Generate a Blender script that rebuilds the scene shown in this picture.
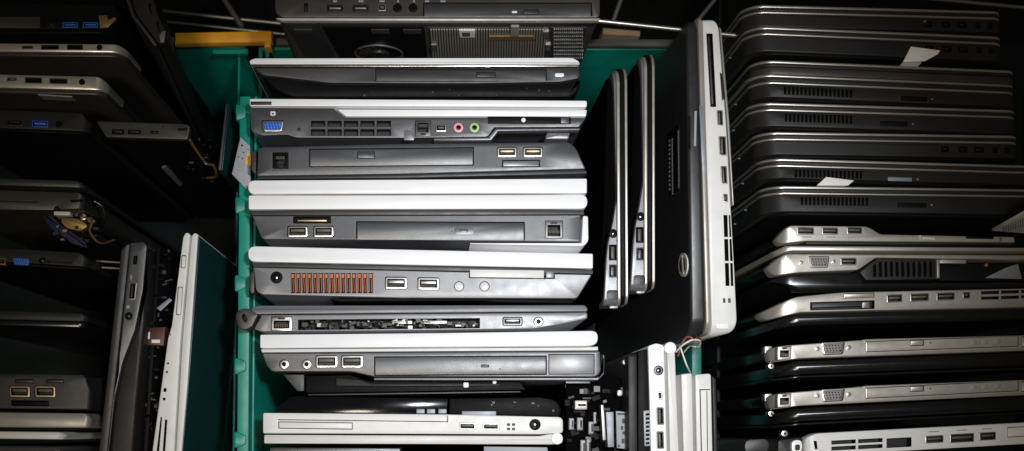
import bpy, bmesh, math, random
from mathutils import Vector, Matrix
from mathutils.geometry import delaunay_2d_cdt

S = bpy.context.scene
for o in list(bpy.data.objects): bpy.data.objects.remove(o)
COL = S.collection
random.seed(7)

# ------------------------------------------------------------------ camera
W, Hh = 1024, 451
F = 1050.0                       # focal length in pixels
D = 0.745                        # height of the lens above the upper edges of the laptops
NAD = (440.0, 430.0)             # where straight down falls in the picture
zc = Vector((-(NAD[0]-W/2), -(Hh/2-NAD[1]), F)).normalized()
xc = Vector((1, 0, 0)); xc = (xc - zc*xc.dot(zc)).normalized()
yc = zc.cross(xc)
M3 = Matrix((xc, yc, zc))
cam_d = bpy.data.cameras.new('camera'); cam = bpy.data.objects.new('camera', cam_d)
COL.objects.link(cam); S.camera = cam
cam.matrix_world = Matrix.Translation((0, 0, D)) @ M3.to_4x4()
cam_d.sensor_width = 36; cam_d.lens = F/W*36; cam_d.clip_start = 0.02; cam_d.clip_end = 50
cam_d.dof.use_dof = True; cam_d.dof.focus_distance = D*1.02; cam_d.dof.aperture_fstop = 7.0
S.render.resolution_x = W; S.render.resolution_y = Hh
CAM = Vector((0, 0, D))

# ------------------------------------------------------------------ world, lamps, exposure
S.world = bpy.data.worlds.new('World'); S.world.use_nodes = True
bg = S.world.node_tree.nodes['Background']
bg.inputs[0].default_value = (1.0, 0.86, 0.68, 1); bg.inputs[1].default_value = 0.02

def ray(px, py):
    return (M3 @ Vector((px-W/2, Hh/2-py, -F)))
def P(px, py, z=0.0):
    d = ray(px, py); t = (z-D)/d.z
    return CAM + d*t

def spot(name, loc, target, energy, size, blend, radius, color):
    l = bpy.data.lights.new(name, 'SPOT'); o = bpy.data.objects.new(name, l); COL.objects.link(o)
    o.location = loc; l.energy = energy; l.spot_size = math.radians(size); l.spot_blend = blend
    l.shadow_soft_size = radius; l.color = color
    o.rotation_euler = (Vector(target)-Vector(loc)).to_track_quat('-Z', 'Y').to_euler()
    return o
spot('work_lamp', (0.18, 0.11, 0.95), P(545, 318), 34.0, 45, 1.0, 0.04, (0.91, 0.955, 1.0))
spot('fill_lamp', (-0.22, -0.35, 1.9), (0.0, 0.1, 0), 46.0, 48, 1.0, 0.14, (1.0, 0.88, 0.72))  # added warm fill for the side columns, crate rim and handle; no such source seen

S.view_settings.view_transform = 'Standard'; S.view_settings.look = 'None'
S.view_settings.exposure = 0; S.view_settings.gamma = 1
S.render.engine = 'CYCLES'

# ------------------------------------------------------------------ materials
MATS = {}
def mat(name, col, rough=0.45, metal=0.0, grain=0.0, grain_scale=2500, wear=0.0, coat=0.0, spec=0.5, dust=0.0, trans=0.0):
    m = bpy.data.materials.new(name); m.use_nodes = True
    nt = m.node_tree; b = nt.nodes['Principled BSDF']
    b.inputs['Base Color'].default_value = (*col, 1); b.inputs['Roughness'].default_value = rough
    b.inputs['Metallic'].default_value = metal; b.inputs['Coat Weight'].default_value = coat
    b.inputs['Specular IOR Level'].default_value = spec
    if trans: b.inputs['Transmission Weight'].default_value = trans
    tc = nt.nodes.new('ShaderNodeTexCoord')
    def noise(scale, detail=4):
        n = nt.nodes.new('ShaderNodeTexNoise'); n.inputs['Scale'].default_value = scale; n.inputs['Detail'].default_value = detail
        nt.links.new(tc.outputs['Object'], n.inputs['Vector']); return n
    def mixc(a, bcol, fac):
        x = nt.nodes.new('ShaderNodeMix'); x.data_type = 'RGBA'
        nt.links.new(fac, x.inputs[0])
        if isinstance(a, tuple): x.inputs[6].default_value = (*a, 1)
        else: nt.links.new(a, x.inputs[6])
        x.inputs[7].default_value = (*bcol, 1)
        return x.outputs[2]
    def ramp(src, a, b_):
        r = nt.nodes.new('ShaderNodeMapRange'); r.inputs[1].default_value = a; r.inputs[2].default_value = b_
        nt.links.new(src, r.inputs[0]); return r.outputs[0]
    cur = col
    if wear:
        n = noise(60, 6); c2 = tuple(min(1, c*(1-wear)) for c in col)
        cur = mixc(cur, c2, ramp(n.outputs[0], 0.42, 0.72))
    if dust:
        n = noise(900, 3)
        f = ramp(n.outputs[0], 0.60, 0.78)
        n2 = noise(35, 4); f2 = ramp(n2.outputs[0], 0.40, 0.70)
        mu = nt.nodes.new('ShaderNodeMath'); mu.operation = 'MULTIPLY'
        nt.links.new(f, mu.inputs[0]); nt.links.new(f2, mu.inputs[1])
        mu2 = nt.nodes.new('ShaderNodeMath'); mu2.operation = 'MULTIPLY'; mu2.inputs[1].default_value = dust
        nt.links.new(mu.outputs[0], mu2.inputs[0])
        cur = mixc(cur, (0.32, 0.30, 0.27), mu2.outputs[0])
    if not isinstance(cur, tuple): nt.links.new(cur, b.inputs['Base Color'])
    # roughness variation: handling marks
    n = noise(120, 5); r = nt.nodes.new('ShaderNodeMapRange')
    r.inputs[1].default_value = 0.3; r.inputs[2].default_value = 0.75
    r.inputs[3].default_value = max(0.02, rough*0.9); r.inputs[4].default_value = min(1, rough*1.12)
    nt.links.new(n.outputs[0], r.inputs[0]); nt.links.new(r.outputs[0], b.inputs['Roughness'])
    if grain:
        n = noise(grain_scale, 2); bp = nt.nodes.new('ShaderNodeBump')
        bp.inputs['Strength'].default_value = grain; bp.inputs['Distance'].default_value = 0.0003
        nt.links.new(n.outputs[0], bp.inputs['Height']); nt.links.new(bp.outputs[0], b.inputs['Normal'])
    MATS[name] = m; return m
mat('white_paint', (0.84, 0.84, 0.86), 0.38, 0.0, 0.05, wear=0.05, dust=0.12)
mat('silver_paint', (0.60, 0.565, 0.50), 0.38, 0.72, 0.08, wear=0.10, dust=0.15)
mat('cream_paint', (0.70, 0.69, 0.67), 0.42, 0.0, 0.06, wear=0.08, dust=0.15)
mat('dim_silver', (0.34, 0.32, 0.29), 0.40, 0.3, 0.06, wear=0.15, dust=0.2)
mat('charcoal', (0.046, 0.047, 0.054), 0.38, 0.0, 0.22, wear=0.15, dust=0.3, spec=0.9)
mat('charcoal_light', (0.14, 0.14, 0.155), 0.36, 0.0, 0.16, wear=0.12, dust=0.25, spec=1.0)
mat('slate', (0.026, 0.026, 0.028), 0.44, 0.0, 0.25, wear=0.2, dust=0.2)
mat('drive_grey', (0.052, 0.054, 0.061), 0.36, 0.0, 0.25, 1800, wear=0.2, dust=0.3, spec=0.9)
mat('black_plastic', (0.006, 0.006, 0.0065), 0.45, 0.0, 0.2, wear=0.2, dust=0.03, spec=0.07)
mat('dark_plastic', (0.017, 0.0165, 0.016), 0.45, 0.0, 0.25, wear=0.2, dust=0.10, spec=0.28)
mat('brown_grey', (0.046, 0.041, 0.036), 0.42, 0.2, 0.2, wear=0.2, dust=0.3)
mat('gloss_black', (0.007, 0.007, 0.0075), 0.24, 0.0, 0.0, dust=0.06, spec=0.7)
mat('bezel_black', (0.005, 0.005, 0.006), 0.12, dust=0.05, spec=0.25)
mat('satin_black', (0.017, 0.017, 0.018), 0.38, 0.0, 0.0, dust=0.1, spec=0.7)
mat('matte_black', (0.003, 0.003, 0.003), 0.95, spec=0.0)
mat('label_grey', (0.33, 0.35, 0.38), 0.6, wear=0.15)
mat('port_black', (0.006, 0.006, 0.006), 0.6)
mat('metal', (0.62, 0.60, 0.57), 0.32, 1.0, wear=0.2)
mat('chrome', (0.75, 0.72, 0.68), 0.22, 1.0, wear=0.15)
mat('trim', (0.52, 0.48, 0.43), 0.34, 0.75, wear=0.2)
mat('gold', (0.50, 0.38, 0.22), 0.4, 0.8)
mat('brass', (0.34, 0.22, 0.08), 0.45, 0.6, wear=0.3)
mat('copper', (0.45, 0.12, 0.035), 0.45, 0.3, wear=0.35)
mat('tongue', (0.10, 0.085, 0.06), 0.5)
mat('tongue_white', (0.55, 0.54, 0.50), 0.5)
mat('vga_blue', (0.05, 0.17, 0.72), 0.45)
mat('usb_blue', (0.03, 0.14, 0.55), 0.45)
mat('vga_grey', (0.22, 0.20, 0.20), 0.5)
mat('pink', (0.75, 0.35, 0.38), 0.45)
mat('green', (0.35, 0.58, 0.22), 0.45)
mat('crate_green', (0.003, 0.25, 0.185), 0.42, 0.0, 0.1, 300, wear=0.25, dust=0.3)
mat('handle_orange', (0.90, 0.40, 0.02), 0.45, 0.0, 0.1, 300, wear=0.2, dust=0.2)
mat('paper', (0.78, 0.77, 0.74), 0.7, wear=0.05)
mat('print_dark', (0.06, 0.06, 0.07), 0.7)
mat('print_grey', (0.30, 0.30, 0.32), 0.7)
mat('yellow', (0.75, 0.48, 0.03), 0.6)
mat('pcb', (0.008, 0.012, 0.010), 0.4, wear=0.3, dust=0.2)
mat('pcb_red', (0.075, 0.014, 0.009), 0.45, wear=0.3)
mat('chip', (0.02, 0.02, 0.022), 0.4, dust=0.2)
mat('solder', (0.34, 0.33, 0.32), 0.4, 0.8, wear=0.3)
mat('sticker_silver', (0.24, 0.255, 0.29), 0.45, 0.2, wear=0.2)
mat('cardboard', (0.30, 0.20, 0.11), 0.8, wear=0.2)
mat('floor_dark', (0.006, 0.006, 0.006), 0.9, wear=0.3, spec=0.1)
mat('crate_shade', (0.006, 0.012, 0.012), 0.6, wear=0.3, spec=0.2)  # crate depths with the shade of the gaps put into the colour
mat('grille', (0.31, 0.29, 0.255), 0.45, 0.1, wear=0.15)
mat('teal_lid_reflect', (0.010, 0.042, 0.043), 0.30, 0.0, 0.1, dust=0.15)  # dark lid with the green wall's reflection put into its colour
mat('cable_white', (0.7, 0.68, 0.64), 0.5)
mat('cable_red', (0.30, 0.09, 0.06), 0.5)
mat('blue_dark', (0.012, 0.016, 0.045), 0.4, wear=0.2)
mat('led', (0.85, 0.85, 0.85), 0.3)
mat('rack_steel', (0.45, 0.43, 0.38), 0.35, 0.9, wear=0.3)
mat('grey_tube', (0.07, 0.068, 0.065), 0.5, wear=0.3, dust=0.3)

# ------------------------------------------------------------------ geometry helpers
def area2(p): return sum(p[i-1][0]*p[i][1]-p[i][0]*p[i-1][1] for i in range(len(p)))/2
def ccw(p): return list(p) if area2(p) > 0 else list(reversed(p))
def clean(p):
    out = []
    for q in p:
        if not out or (Vector(q)-Vector(out[-1])).length > 1e-5: out.append(q)
    if (Vector(out[0])-Vector(out[-1])).length < 1e-5: out.pop()
    return out
def inset(p, b):
    n = len(p); r = []
    for i in range(n):
        a = Vector(p[i-1]); c = Vector(p[i]); e = Vector(p[(i+1) % n])
        d1 = (c-a).normalized(); d2 = (e-c).normalized()
        n1 = Vector((-d1.y, d1.x)); n2 = Vector((-d2.y, d2.x))
        k = max(0.35, 1+n1.dot(n2))
        r.append(tuple(c + (n1+n2)/k*b))
    return r
def winding(p, c):
    w = 0; x, y = c[0], c[1]
    for i in range(len(p)):
        x0, y0 = p[i-1][0], p[i-1][1]; x1, y1 = p[i][0], p[i][1]
        side = (x1-x0)*(y-y0)-(x-x0)*(y1-y0)
        if y0 <= y:
            if y1 > y and side > 0: w += 1
        elif y1 <= y and side < 0: w -= 1
    return w != 0
def roundpoly(pts, r, seg=4):
    """round every corner of a pixel polygon; r is a number or a list"""
    n = len(pts); out = []
    for i in range(n):
        rr = r[i] if isinstance(r, (list, tuple)) else r
        a = Vector(pts[i-1]); c = Vector(pts[i]); e = Vector(pts[(i+1) % n])
        if rr <= 0.01: out.append(tuple(c)); continue
        l1 = (a-c).length; l2 = (e-c).length
        d = min(rr, l1*0.49, l2*0.49)
        p0 = c+(a-c).normalized()*d; p1 = c+(e-c).normalized()*d
        for k in range(seg+1):
            t = k/seg
            out.append(tuple((1-t)**2*p0 + 2*t*(1-t)*c + t*t*p1))
    return out
def link(name, me, m, parent, kind=None):
    o = bpy.data.objects.new(name, me); COL.objects.link(o)
    for mm in (m if isinstance(m, (list, tuple)) else [m]): me.materials.append(MATS[mm])
    if parent is not None: o.parent = parent
    if kind: o['kind'] = kind
    return o
def root_of(p):
    while p.parent: p = p.parent
    return p
def finish_mesh(bm, name, angle=38):
    bmesh.ops.recalc_face_normals(bm, faces=bm.faces[:])
    me = bpy.data.meshes.new(name); bm.to_mesh(me); bm.free()
    me.polygons.foreach_set('use_smooth', [True]*len(me.polygons))
    me.set_sharp_from_angle(angle=math.radians(angle))
    return me

def prism(name, pts, z, depth, m, parent, holes=(), bev=0.0004, ends=None, lean=(0, 0), origin=None, steps=2, hole_mat='port_black', kind=None):
    """pts: world XY outline of the upward face; walls go down by depth; holes = [(XY outline, depth)]"""
    org = origin if origin is not None else root_of(parent).location
    pts = ccw(clean(pts))
    bm = bmesh.new()
    rings = []
    for k in range(steps+1):
        a = k/steps*math.pi/2
        rings.append((inset(pts, bev*(1-math.sin(a))) if k < steps else pts, z - bev*(1-math.cos(a))))
    rings.append((pts, z-depth))
    vr = [[bm.verts.new((x, y, zz)) for x, y in ring] for ring, zz in rings]
    n = len(pts)
    for a, b in zip(vr, vr[1:]):
        for i in range(n):
            bm.faces.new((a[i], a[i-1], b[i-1], b[i]))
    if holes:
        polys = [[v.co.xy for v in vr[0]]] + [[Vector(q) for q in ccw(clean(hp))] for hp, hd in holes]
        vs2, fs2 = [], []
        for pl_ in polys:
            fs2.append(list(range(len(vs2), len(vs2)+len(pl_)))); vs2 += [Vector((q[0], q[1])) for q in pl_]
        ov, oe, of, _, _, src = delaunay_2d_cdt([v*1000 for v in vs2], [], fs2, 0, 1e-5)
        top = {}; low = {}
        def tv(i):
            if i not in top: top[i] = bm.verts.new((ov[i][0]/1000, ov[i][1]/1000, z))
            return top[i]
        def lv(i, h):
            if (i, h) not in low: low[(i, h)] = bm.verts.new((ov[i][0]/1000, ov[i][1]/1000, z-holes[h][1]))
            return low[(i, h)]
        kind_of = []; edges = {}
        boxes = [(min(q[0] for q in p_), max(q[0] for q in p_), min(q[1] for q in p_), max(q[1] for q in p_)) for p_ in polys]
        for f, o in zip(of, src):
            c = (ov[f[0]]+ov[f[1]]+ov[f[2]])/3000
            ins = [k for k, bx in enumerate(boxes) if bx[0] <= c[0] <= bx[1] and bx[2] <= c[1] <= bx[3] and winding(polys[k], c)]
            hs = [q-1 for q in ins if q > 0]
            kk = ('out' if 0 not in ins else (max(hs, key=lambda q: holes[q][1]) if hs else 'cap'))
            kind_of.append(kk)
            if kk == 'cap': bm.faces.new([tv(i) for i in f])
            elif kk != 'out':
                fa = bm.faces.new([lv(i, kk) for i in f]); fa.material_index = 1
            for i in range(3): edges.setdefault(tuple(sorted((f[i-1], f[i]))), []).append(kk)
        for (i, j), ks in edges.items():
            if len(ks) == 1: ks = ks+['out']
            if ks[0] == ks[1]: continue
            hk = [k for k in ks if isinstance(k, int)]
            if not hk: continue
            h = hk[0]
            if len(hk) == 2: fa = (lv(i, hk[0]), lv(j, hk[0]), lv(j, hk[1]), lv(i, hk[1]))
            else: fa = (tv(i), tv(j), lv(j, h), lv(i, h))
            try: fa = bm.faces.new(fa); fa.material_index = 1
            except ValueError: pass
        bmesh.ops.remove_doubles(bm, verts=bm.verts[:], dist=2e-7)
        vr[-1] = [v for v in bm.verts if abs(v.co.z-(z-depth)) < 1e-7 and True]
    else:
        bm.faces.new(vr[0])
    if ends:
        ua, rl, rr = ends
        ua = Vector((ua[0], ua[1], 0)).normalized()
        us = [v.co.dot(ua) for v in vr[-1]]
        u0, u1 = min(us), max(us)
        for R, base, sg in ((rl, u0, 1), (rr, u1, -1)):
            if R <= 0: continue
            for k in range(1, 8):
                du = R*(1-math.cos(k/8*math.pi/2))
                bmesh.ops.bisect_plane(bm, geom=bm.verts[:]+bm.edges[:]+bm.faces[:], dist=1e-7,
                                       plane_co=ua*(base+sg*du), plane_no=ua)
        for v in bm.verts:
            if v.co.z < z-depth+1e-6: continue
            u = v.co.dot(ua)
            for R, du in ((rl, u-u0), (rr, u1-u)):
                if R > 0 and du < R:
                    q = R-max(0, du)
                    v.co.z -= R-math.sqrt(max(0, R*R-q*q))
    for v in bm.verts:
        dz = z-v.co.z
        v.co.x += lean[0]*dz; v.co.y += lean[1]*dz
        v.co -= org
    me = finish_mesh(bm, name)
    return link(name, me, [m, hole_mat] if holes else m, parent, kind)

def slab(name, pts3, nrm, t, m, parent, sink=0.0015, bev=0.0):
    """flat piece on a standing face: outline points in 3D, raised by t along nrm"""
    org = root_of(parent).location; nrm = Vector(nrm).normalized()
    bm = bmesh.new()
    a = [bm.verts.new(Vector(p)-nrm*sink-org) for p in pts3]; b = [bm.verts.new(Vector(p)+nrm*t-org) for p in pts3]
    n = len(a)
    for i in range(n): bm.faces.new((a[i-1], a[i], b[i], b[i-1]))
    bm.faces.new(b); bm.faces.new(list(reversed(a)))
    return link(name, finish_mesh(bm, name), m, parent)

def tube_mesh(bm, pts, r, seg=8):
    pts = [Vector(p) for p in pts]; prev = None
    for i, p in enumerate(pts):
        d = (pts[min(i+1, len(pts)-1)]-pts[max(i-1, 0)]).normalized()
        up = Vector((0, 0, 1)) if abs(d.z) < 0.9 else Vector((1, 0, 0))
        x = d.cross(up).normalized(); y = d.cross(x)
        ring = [bm.verts.new(p+(x*math.cos(k/seg*2*math.pi)+y*math.sin(k/seg*2*math.pi))*r) for k in range(seg)]
        if prev:
            for k in range(seg): bm.faces.new((prev[k-1], prev[k], ring[k], ring[k-1]))
        else: bm.faces.new(ring)
        prev = ring
    bm.faces.new(list(reversed(prev)))
def smooth_path(pts, n=6):
    pts = [Vector(p) for p in pts]; out = []
    for i in range(len(pts)-1):
        p0, p1, p2, p3 = pts[max(i-1, 0)], pts[i], pts[i+1], pts[min(i+2, len(pts)-1)]
        for k in range(n):
            t = k/n
            out.append(0.5*((2*p1)+(p2-p0)*t+(2*p0-5*p1+4*p2-p3)*t*t+(3*p1-p0-3*p2+p3)*t**3))
    out.append(pts[-1]); return out
def tube(name, pts, r, m, parent=None, seg=8, smooth=True):
    org = root_of(parent).location if parent else Vector((0, 0, 0))
    bm = bmesh.new(); tube_mesh(bm, [Vector(p)-org for p in (smooth_path(pts) if smooth else pts)], r, seg)
    return link(name, finish_mesh(bm, name, 60), m, parent)
def add_box(bm, c, sx, sy, sz, rot=0):
    mt = Matrix.Translation(c) @ Matrix.Rotation(rot, 4, 'Z') @ Matrix.Diagonal((sx, sy, sz, 1))
    bmesh.ops.create_cube(bm, size=1, matrix=mt)
def tag(o, label, cat, group=None, kind=None):
    o['label'] = label; o['category'] = cat
    if group: o['group'] = group
    if kind: o['kind'] = kind
    return o
def structure(o): o['kind'] = 'structure'; return o
MM = 0.001

# ------------------------------------------------------------------ a thing standing on edge
class Body:
    def __init__(s, lap, name, pts, m, z, depth, bev, ends, kw):
        s.lap, s.name, s.pts, s.m, s.z, s.depth, s.bev, s.ends, s.kw = lap, name, pts, m, z, depth, bev, ends, kw
        s.holes = []
    def hole(s, pxs, d=6*MM): s.holes.append((s.lap.W(pxs, s.z), d))

class Thing:
    """everything is laid out on the level of its upper edge and goes down from there"""
    def __init__(s, name, label, cat, ref, z=0.0, s_=0.0, vert=False, H=0.31, group=None, lean=(0, 0)):
        s.e = bpy.data.objects.new(name, None); COL.objects.link(s.e); s.e.empty_display_size = 0.02
        p = P(ref[0], ref[1], z); s.e.location = (p.x, p.y, z-H)
        tag(s.e, label, cat, group)
        s.z, s.sl, s.vert, s.H, s.lean = z, s_, vert, H, lean
        s.bodies = []; s.late = []
    def W(s, pxs, z=None):
        z = s.z if z is None else z
        return [tuple(P(x, y, z).xy) for x, y in pxs]
    def rc(s, cx, cy, w, h, r=0, seg=3):
        c = [(-w/2, -h/2), (w/2, -h/2), (w/2, h/2), (-w/2, h/2)]
        if r: c = roundpoly(c, r, seg)
        return [((cx+x+(s.sl*y if s.vert else 0)), (cy+y+(0 if s.vert else s.sl*x))) for x, y in c]
    def circ(s, cx, cy, r, n=16): return [(cx+r*math.cos(k/n*2*math.pi), cy+r*math.sin(k/n*2*math.pi)) for k in range(n)]
    def body(s, name, pts, m, r=0, dz=0, depth=None, bev=0.5, ends=None, **kw):
        """ends=(first, last) corner radius in px along the strip"""
        if r: pts = roundpoly(pts, r)
        e = None
        if ends:
            a, b = ((0, 0), (1, s.sl)) if not s.vert else ((0, 0), (s.sl, 1))
            A = P(512+a[0], 225+a[1]); B = P(512+100*b[0], 225+100*b[1]); u = (B-A)
            e = ((u.x, u.y), ends[0]*0.71*MM, ends[1]*0.71*MM)
        b = Body(s, name, pts, m, s.z+dz*MM, depth*MM if depth else s.H+dz*MM, bev*MM, e, kw)
        s.bodies.append(b); return b
    def piece(s, name, pts, m, z, depth, parent=None, holes=(), bev=0.12, hole_mat='port_black', **kw):
        """queue a small piece; pts in px, z absolute"""
        def f():
            par = parent[0] if parent else s.e
            o = prism(name, s.W(pts, z), z, depth, m, par, [(s.W(h, z), d) for h, d in holes], bev*MM, hole_mat=hole_mat, lean=s.lean, origin=s.e.location, **kw)
            ref[0] = o
        ref = [None]; s.late.append(f); return ref
    def shell(s, b, d=22, m='gloss_black'):
        """the bright edge is only a shallow shell; the case below it is blackened to stand for shade"""
        b.depth = d*MM
        cx = sum(p[0] for p in b.pts)/len(b.pts); cy = sum(p[1] for p in b.pts)/len(b.pts)
        s.body('chassis', [(cx+(x-cx)*0.985, cy+(y-cy)*0.9) for x, y in b.pts], m, dz=-(d-1), bev=0.3)  # black colour stands in for shade where the bright ends recede
    def build(s):
        for b in s.bodies:
            b.o = prism(b.name, s.W(b.pts, b.z), b.z, b.depth, b.m, s.e, b.holes, b.bev, b.ends, s.lean, **b.kw)
        for f in s.late: f()
        return s
    # ---- features cut into a body
    def usb(s, b, cx, cy, w, h, shell='metal', tongue='tongue', name='usb_port', dz=0, ty=0.12):
        z = b.z-dz*MM
        b.hole(s.rc(cx, cy, w+1.2, h+1.2, 2), 9*MM+dz*MM)
        p = s.piece(name, s.rc(cx, cy, w, h, 1.8), shell, z+0.25*MM, 7*MM, holes=[(s.rc(cx, cy, w-3.0, h-3.0, 0.8), 6*MM)])
        if s.vert: s.piece('tongue', s.rc(cx-w*ty, cy, max(1.6, w*0.24), h-6), tongue, z-0.6*MM, 5*MM, p)
        else: s.piece('tongue', s.rc(cx, cy-h*ty, w-6, max(1.6, h*0.24)), tongue, z-0.6*MM, 5*MM, p)
        return p
    def dark_port(s, b, cx, cy, w, h, name='port', shell='vga_grey', tongue='tongue', r=1.0):
        b.hole(s.rc(cx, cy, w, h, r), 9*MM)
        p = s.piece(name, s.rc(cx, cy, w-0.4, h-0.4, r), shell, b.z-0.5*MM, 7*MM, holes=[(s.rc(cx, cy, w-2.0, h-2.0, r*0.7), 6*MM)])
        if s.vert: s.piece('tongue', s.rc(cx-w*0.08, cy, max(1.4, w*0.26), h-4.5), tongue, b.z-1.2*MM, 5*MM, p)
        else: s.piece('tongue', s.rc(cx, cy-h*0.08, w-4.5, max(1.4, h*0.26)), tongue, b.z-1.2*MM, 5*MM, p)
    def jack(s, b, cx, cy, r, ring='metal', pin=None, name='audio_jack', inner=0.5):
        b.hole(s.circ(cx, cy, r+0.4), 9*MM)
        p = s.piece(name, s.circ(cx, cy, r), ring, b.z+0.3*MM, 8*MM, holes=[(s.circ(cx, cy, r*inner, 12), 7*MM)], bev=0.25)
        if pin: s.piece('pin', s.circ(cx, cy, r*0.22, 8), pin, b.z-0.4*MM, 6*MM, p)
    def rj45(s, b, cx, cy, w, h, shell='drive_grey', name='ethernet_port', notch=-1):
        b.hole(s.rc(cx, cy, w+1, h+1), 13*MM)
        p = s.piece(name, s.rc(cx, cy, w, h), shell, b.z+0.2*MM, 12*MM, holes=[(s.rc(cx, cy-notch*h*0.06, w-4.0, h-5.5, 0.5), 10*MM)])
        s.piece('latch_notch', s.rc(cx, cy+notch*h*0.38, w*0.36, 2.2), 'port_black', b.z+0.28*MM, 0.5*MM, p)
        def pins():
            bm = bmesh.new()
            for k in range(8):
                x = cx+(k-3.5)*(w-6)/8
                q = P(x, cy+notch*-1*h*0.16, b.z-2*MM)
                add_box(bm, q-s.e.location, 0.45*MM, 2.2*MM, 2*MM)
            link('contacts', finish_mesh(bm, 'contacts'), 'tongue', p[0])
        s.late.append(pins)
    def vga(s, b, cx, cy, w, h, ins='vga_blue', shell='metal', flip=1):
        tr = lambda k, q: roundpoly([(cx+x*k, cy+y*q+s.sl*x*k) for x, y in ((-w/2, -h/2*flip), (w/2, -h/2*flip), (w/2-w*0.09, h/2*flip), (-w/2+w*0.09, h/2*flip))], 2.2)
        b.hole(tr(1.06, 1.1), 9*MM)
        pins = []
        for r in range(3):
            for c in range(5):
                pins.append((s.circ(cx+(c-2)*w*0.135+(r-1)*w*0.03, cy+(r-1)*h*0.21+s.sl*(c-2)*w*0.135, min(w*0.035, 0.8), 6), 3*MM))
        p = s.piece('vga_port', tr(1, 1), shell, b.z+0.9*MM, 8*MM, holes=[(tr(0.87, 0.74), 6*MM)])
        s.piece('pin_block', tr(0.82, 0.68), ins, b.z+0.3*MM, 6*MM, p, holes=pins, bev=0.05)
    def screwpost(s, cx, cy, r, z=None, m='metal'):
        z = s.z if z is None else z
        p = s.piece('screw_post', s.circ(cx, cy, r, 6), m, z+1.2*MM, 4*MM, holes=[(s.circ(cx, cy, r*0.5, 8), 3*MM)], bev=0.2)
    def bay(s, b, x0, y0, x1, y1, m='drive_grey', name='optical_drive', gap=0.9, dz=0.0, eject=None, led=None, depth=14, r=0.6):
        cx, cy, w, h = (x0+x1)/2, (y0+y1)/2, x1-x0, y1-y0
        b.hole(s.rc(cx, cy, w+2*gap, h+2*gap, r), depth*MM)
        holes = []
        if eject: holes.append((s.rc(eject[0], eject[1], eject[2]+1, eject[3]+1, 0.6), 1.5*MM))
        p = s.piece(name, s.rc(cx, cy, w, h, r), m, b.z+dz*MM, depth*MM-0.5*MM, holes=holes, bev=0.3)
        if eject: s.piece('eject_button', s.rc(eject[0], eject[1], eject[2]-0.6, eject[3]-0.6, 0.6), m, b.z+(dz+0.12)*MM, 1.4*MM, p)
        if led: s.piece('pinhole', s.circ(led[0], led[1], 0.8, 8), 'port_black', b.z+(dz+0.05)*MM, 0.5*MM, p, bev=0.02)
        return p
    def groove(s, b, cx, cy, w, h, d=0.8): b.hole(s.rc(cx, cy, w, h), d*MM)
    def vents(s, b, x0, y0, x1, y1, nx, ny=1, gx=0.4, gy=0.25, d=7, slope=0.0):
        cw = (x1-x0)/nx; ch = (y1-y0)/ny
        for i in range(nx):
            for j in range(ny):
                cx = x0+cw*(i+0.5); cy = y0+ch*(j+0.5)+(s.sl*(cx-x0) if not s.vert else 0)
                if s.vert: cx += s.sl*(cy-y0)
                b.hole(s.rc(cx, cy, cw*(1-gx), ch*(1-gy)), d*MM)
    def decal(s, pts, m, z=None, name='marking', parent=None, h=0.06):
        z = s.z if z is None else z
        return s.piece(name, pts, m, z+h*MM, h*MM+0.02*MM, parent, bev=0.01)
    def parts_scatter(s, name, x0, y0, x1, y1, n, zlo, zhi, mats, smin=1.5, smax=6, seed=1):
        rnd = random.Random(seed)
        def f():
            bm = bmesh.new(); idx = []
            for k in range(n):
                z = s.z+rnd.uniform(zlo, zhi)*MM
                q = P(rnd.uniform(x0, x1), rnd.uniform(y0, y1), z)-s.e.location
                nf = len(bm.faces)
                add_box(bm, q, rnd.uniform(smin, smax)*0.7*MM, rnd.uniform(smin, smax)*0.5*MM, rnd.uniform(1, 5)*MM, rnd.choice((0, 0, 0, 0.3)))
                mi = rnd.randrange(len(mats)); bm.faces.ensure_lookup_table()
                for fa in bm.faces[nf:]: fa.material_index = mi
            o = link(name, finish_mesh(bm, name), mats, s.e)
            o['kind'] = 'stuff'
        s.late.append(f)
    # vertical plane through two px points of the upper edge
    def plane(s, A, B, off=0.0):
        a = P(*A, s.z); b = P(*B, s.z); d = (b-a).normalized(); n = d.cross(Vector((s.lean[0], s.lean[1], -1))).normalized()
        if n.dot(Vector((0, 0, 0))-a) < 0: n = -n
        return a+n*off*MM, n
    def on(s, pl, px, py):
        d = ray(px, py); t = (pl[0]-CAM).dot(pl[1])/d.dot(pl[1]); return CAM+d*t
    def stick(s, name, pl, pxs, t, m, parent=None):
        ref = [None]
        def f(): ref[0] = slab(name, [s.on(pl, *p) for p in pxs], pl[1], t*MM, m, parent[0] if parent else s.e)
        s.late.append(f); return ref

exec_order = []
# ------------------------------------------------------------------ setting: floor under everything
bm = bmesh.new(); add_box(bm, Vector((0, 0.1, -0.372)), 3.0, 2.4, 0.02)
structure(link('floor', finish_mesh(bm, 'floor'), 'floor_dark', None))

# ------------------------------------------------------------------ crates
def crate(label, name, ref):
    e = bpy.data.objects.new(name, None); COL.objects.link(e); e.empty_display_size = 0.02
    p = P(ref[0], ref[1], 0); e.location = (p.x, p.y, -0.355)
    tag(e, label, 'crate', 'green crates holding the laptops'); return e
def wall(e, name, A, B, thick, z, depth, m='crate_green', bev=0.8, out=1, ends=None):
    """upright wall whose inner upper edge runs from px A to px B; the thickness goes away from the crate's inside"""
    a = P(*A, z).xy; b = P(*B, z).xy; d = (b-a).normalized(); n = Vector((-d.y, d.x))*out*thick*MM
    return prism(name, [tuple(a), tuple(b), tuple(b+n), tuple(a+n)], z, depth, m, e, bev=bev*MM)
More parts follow.
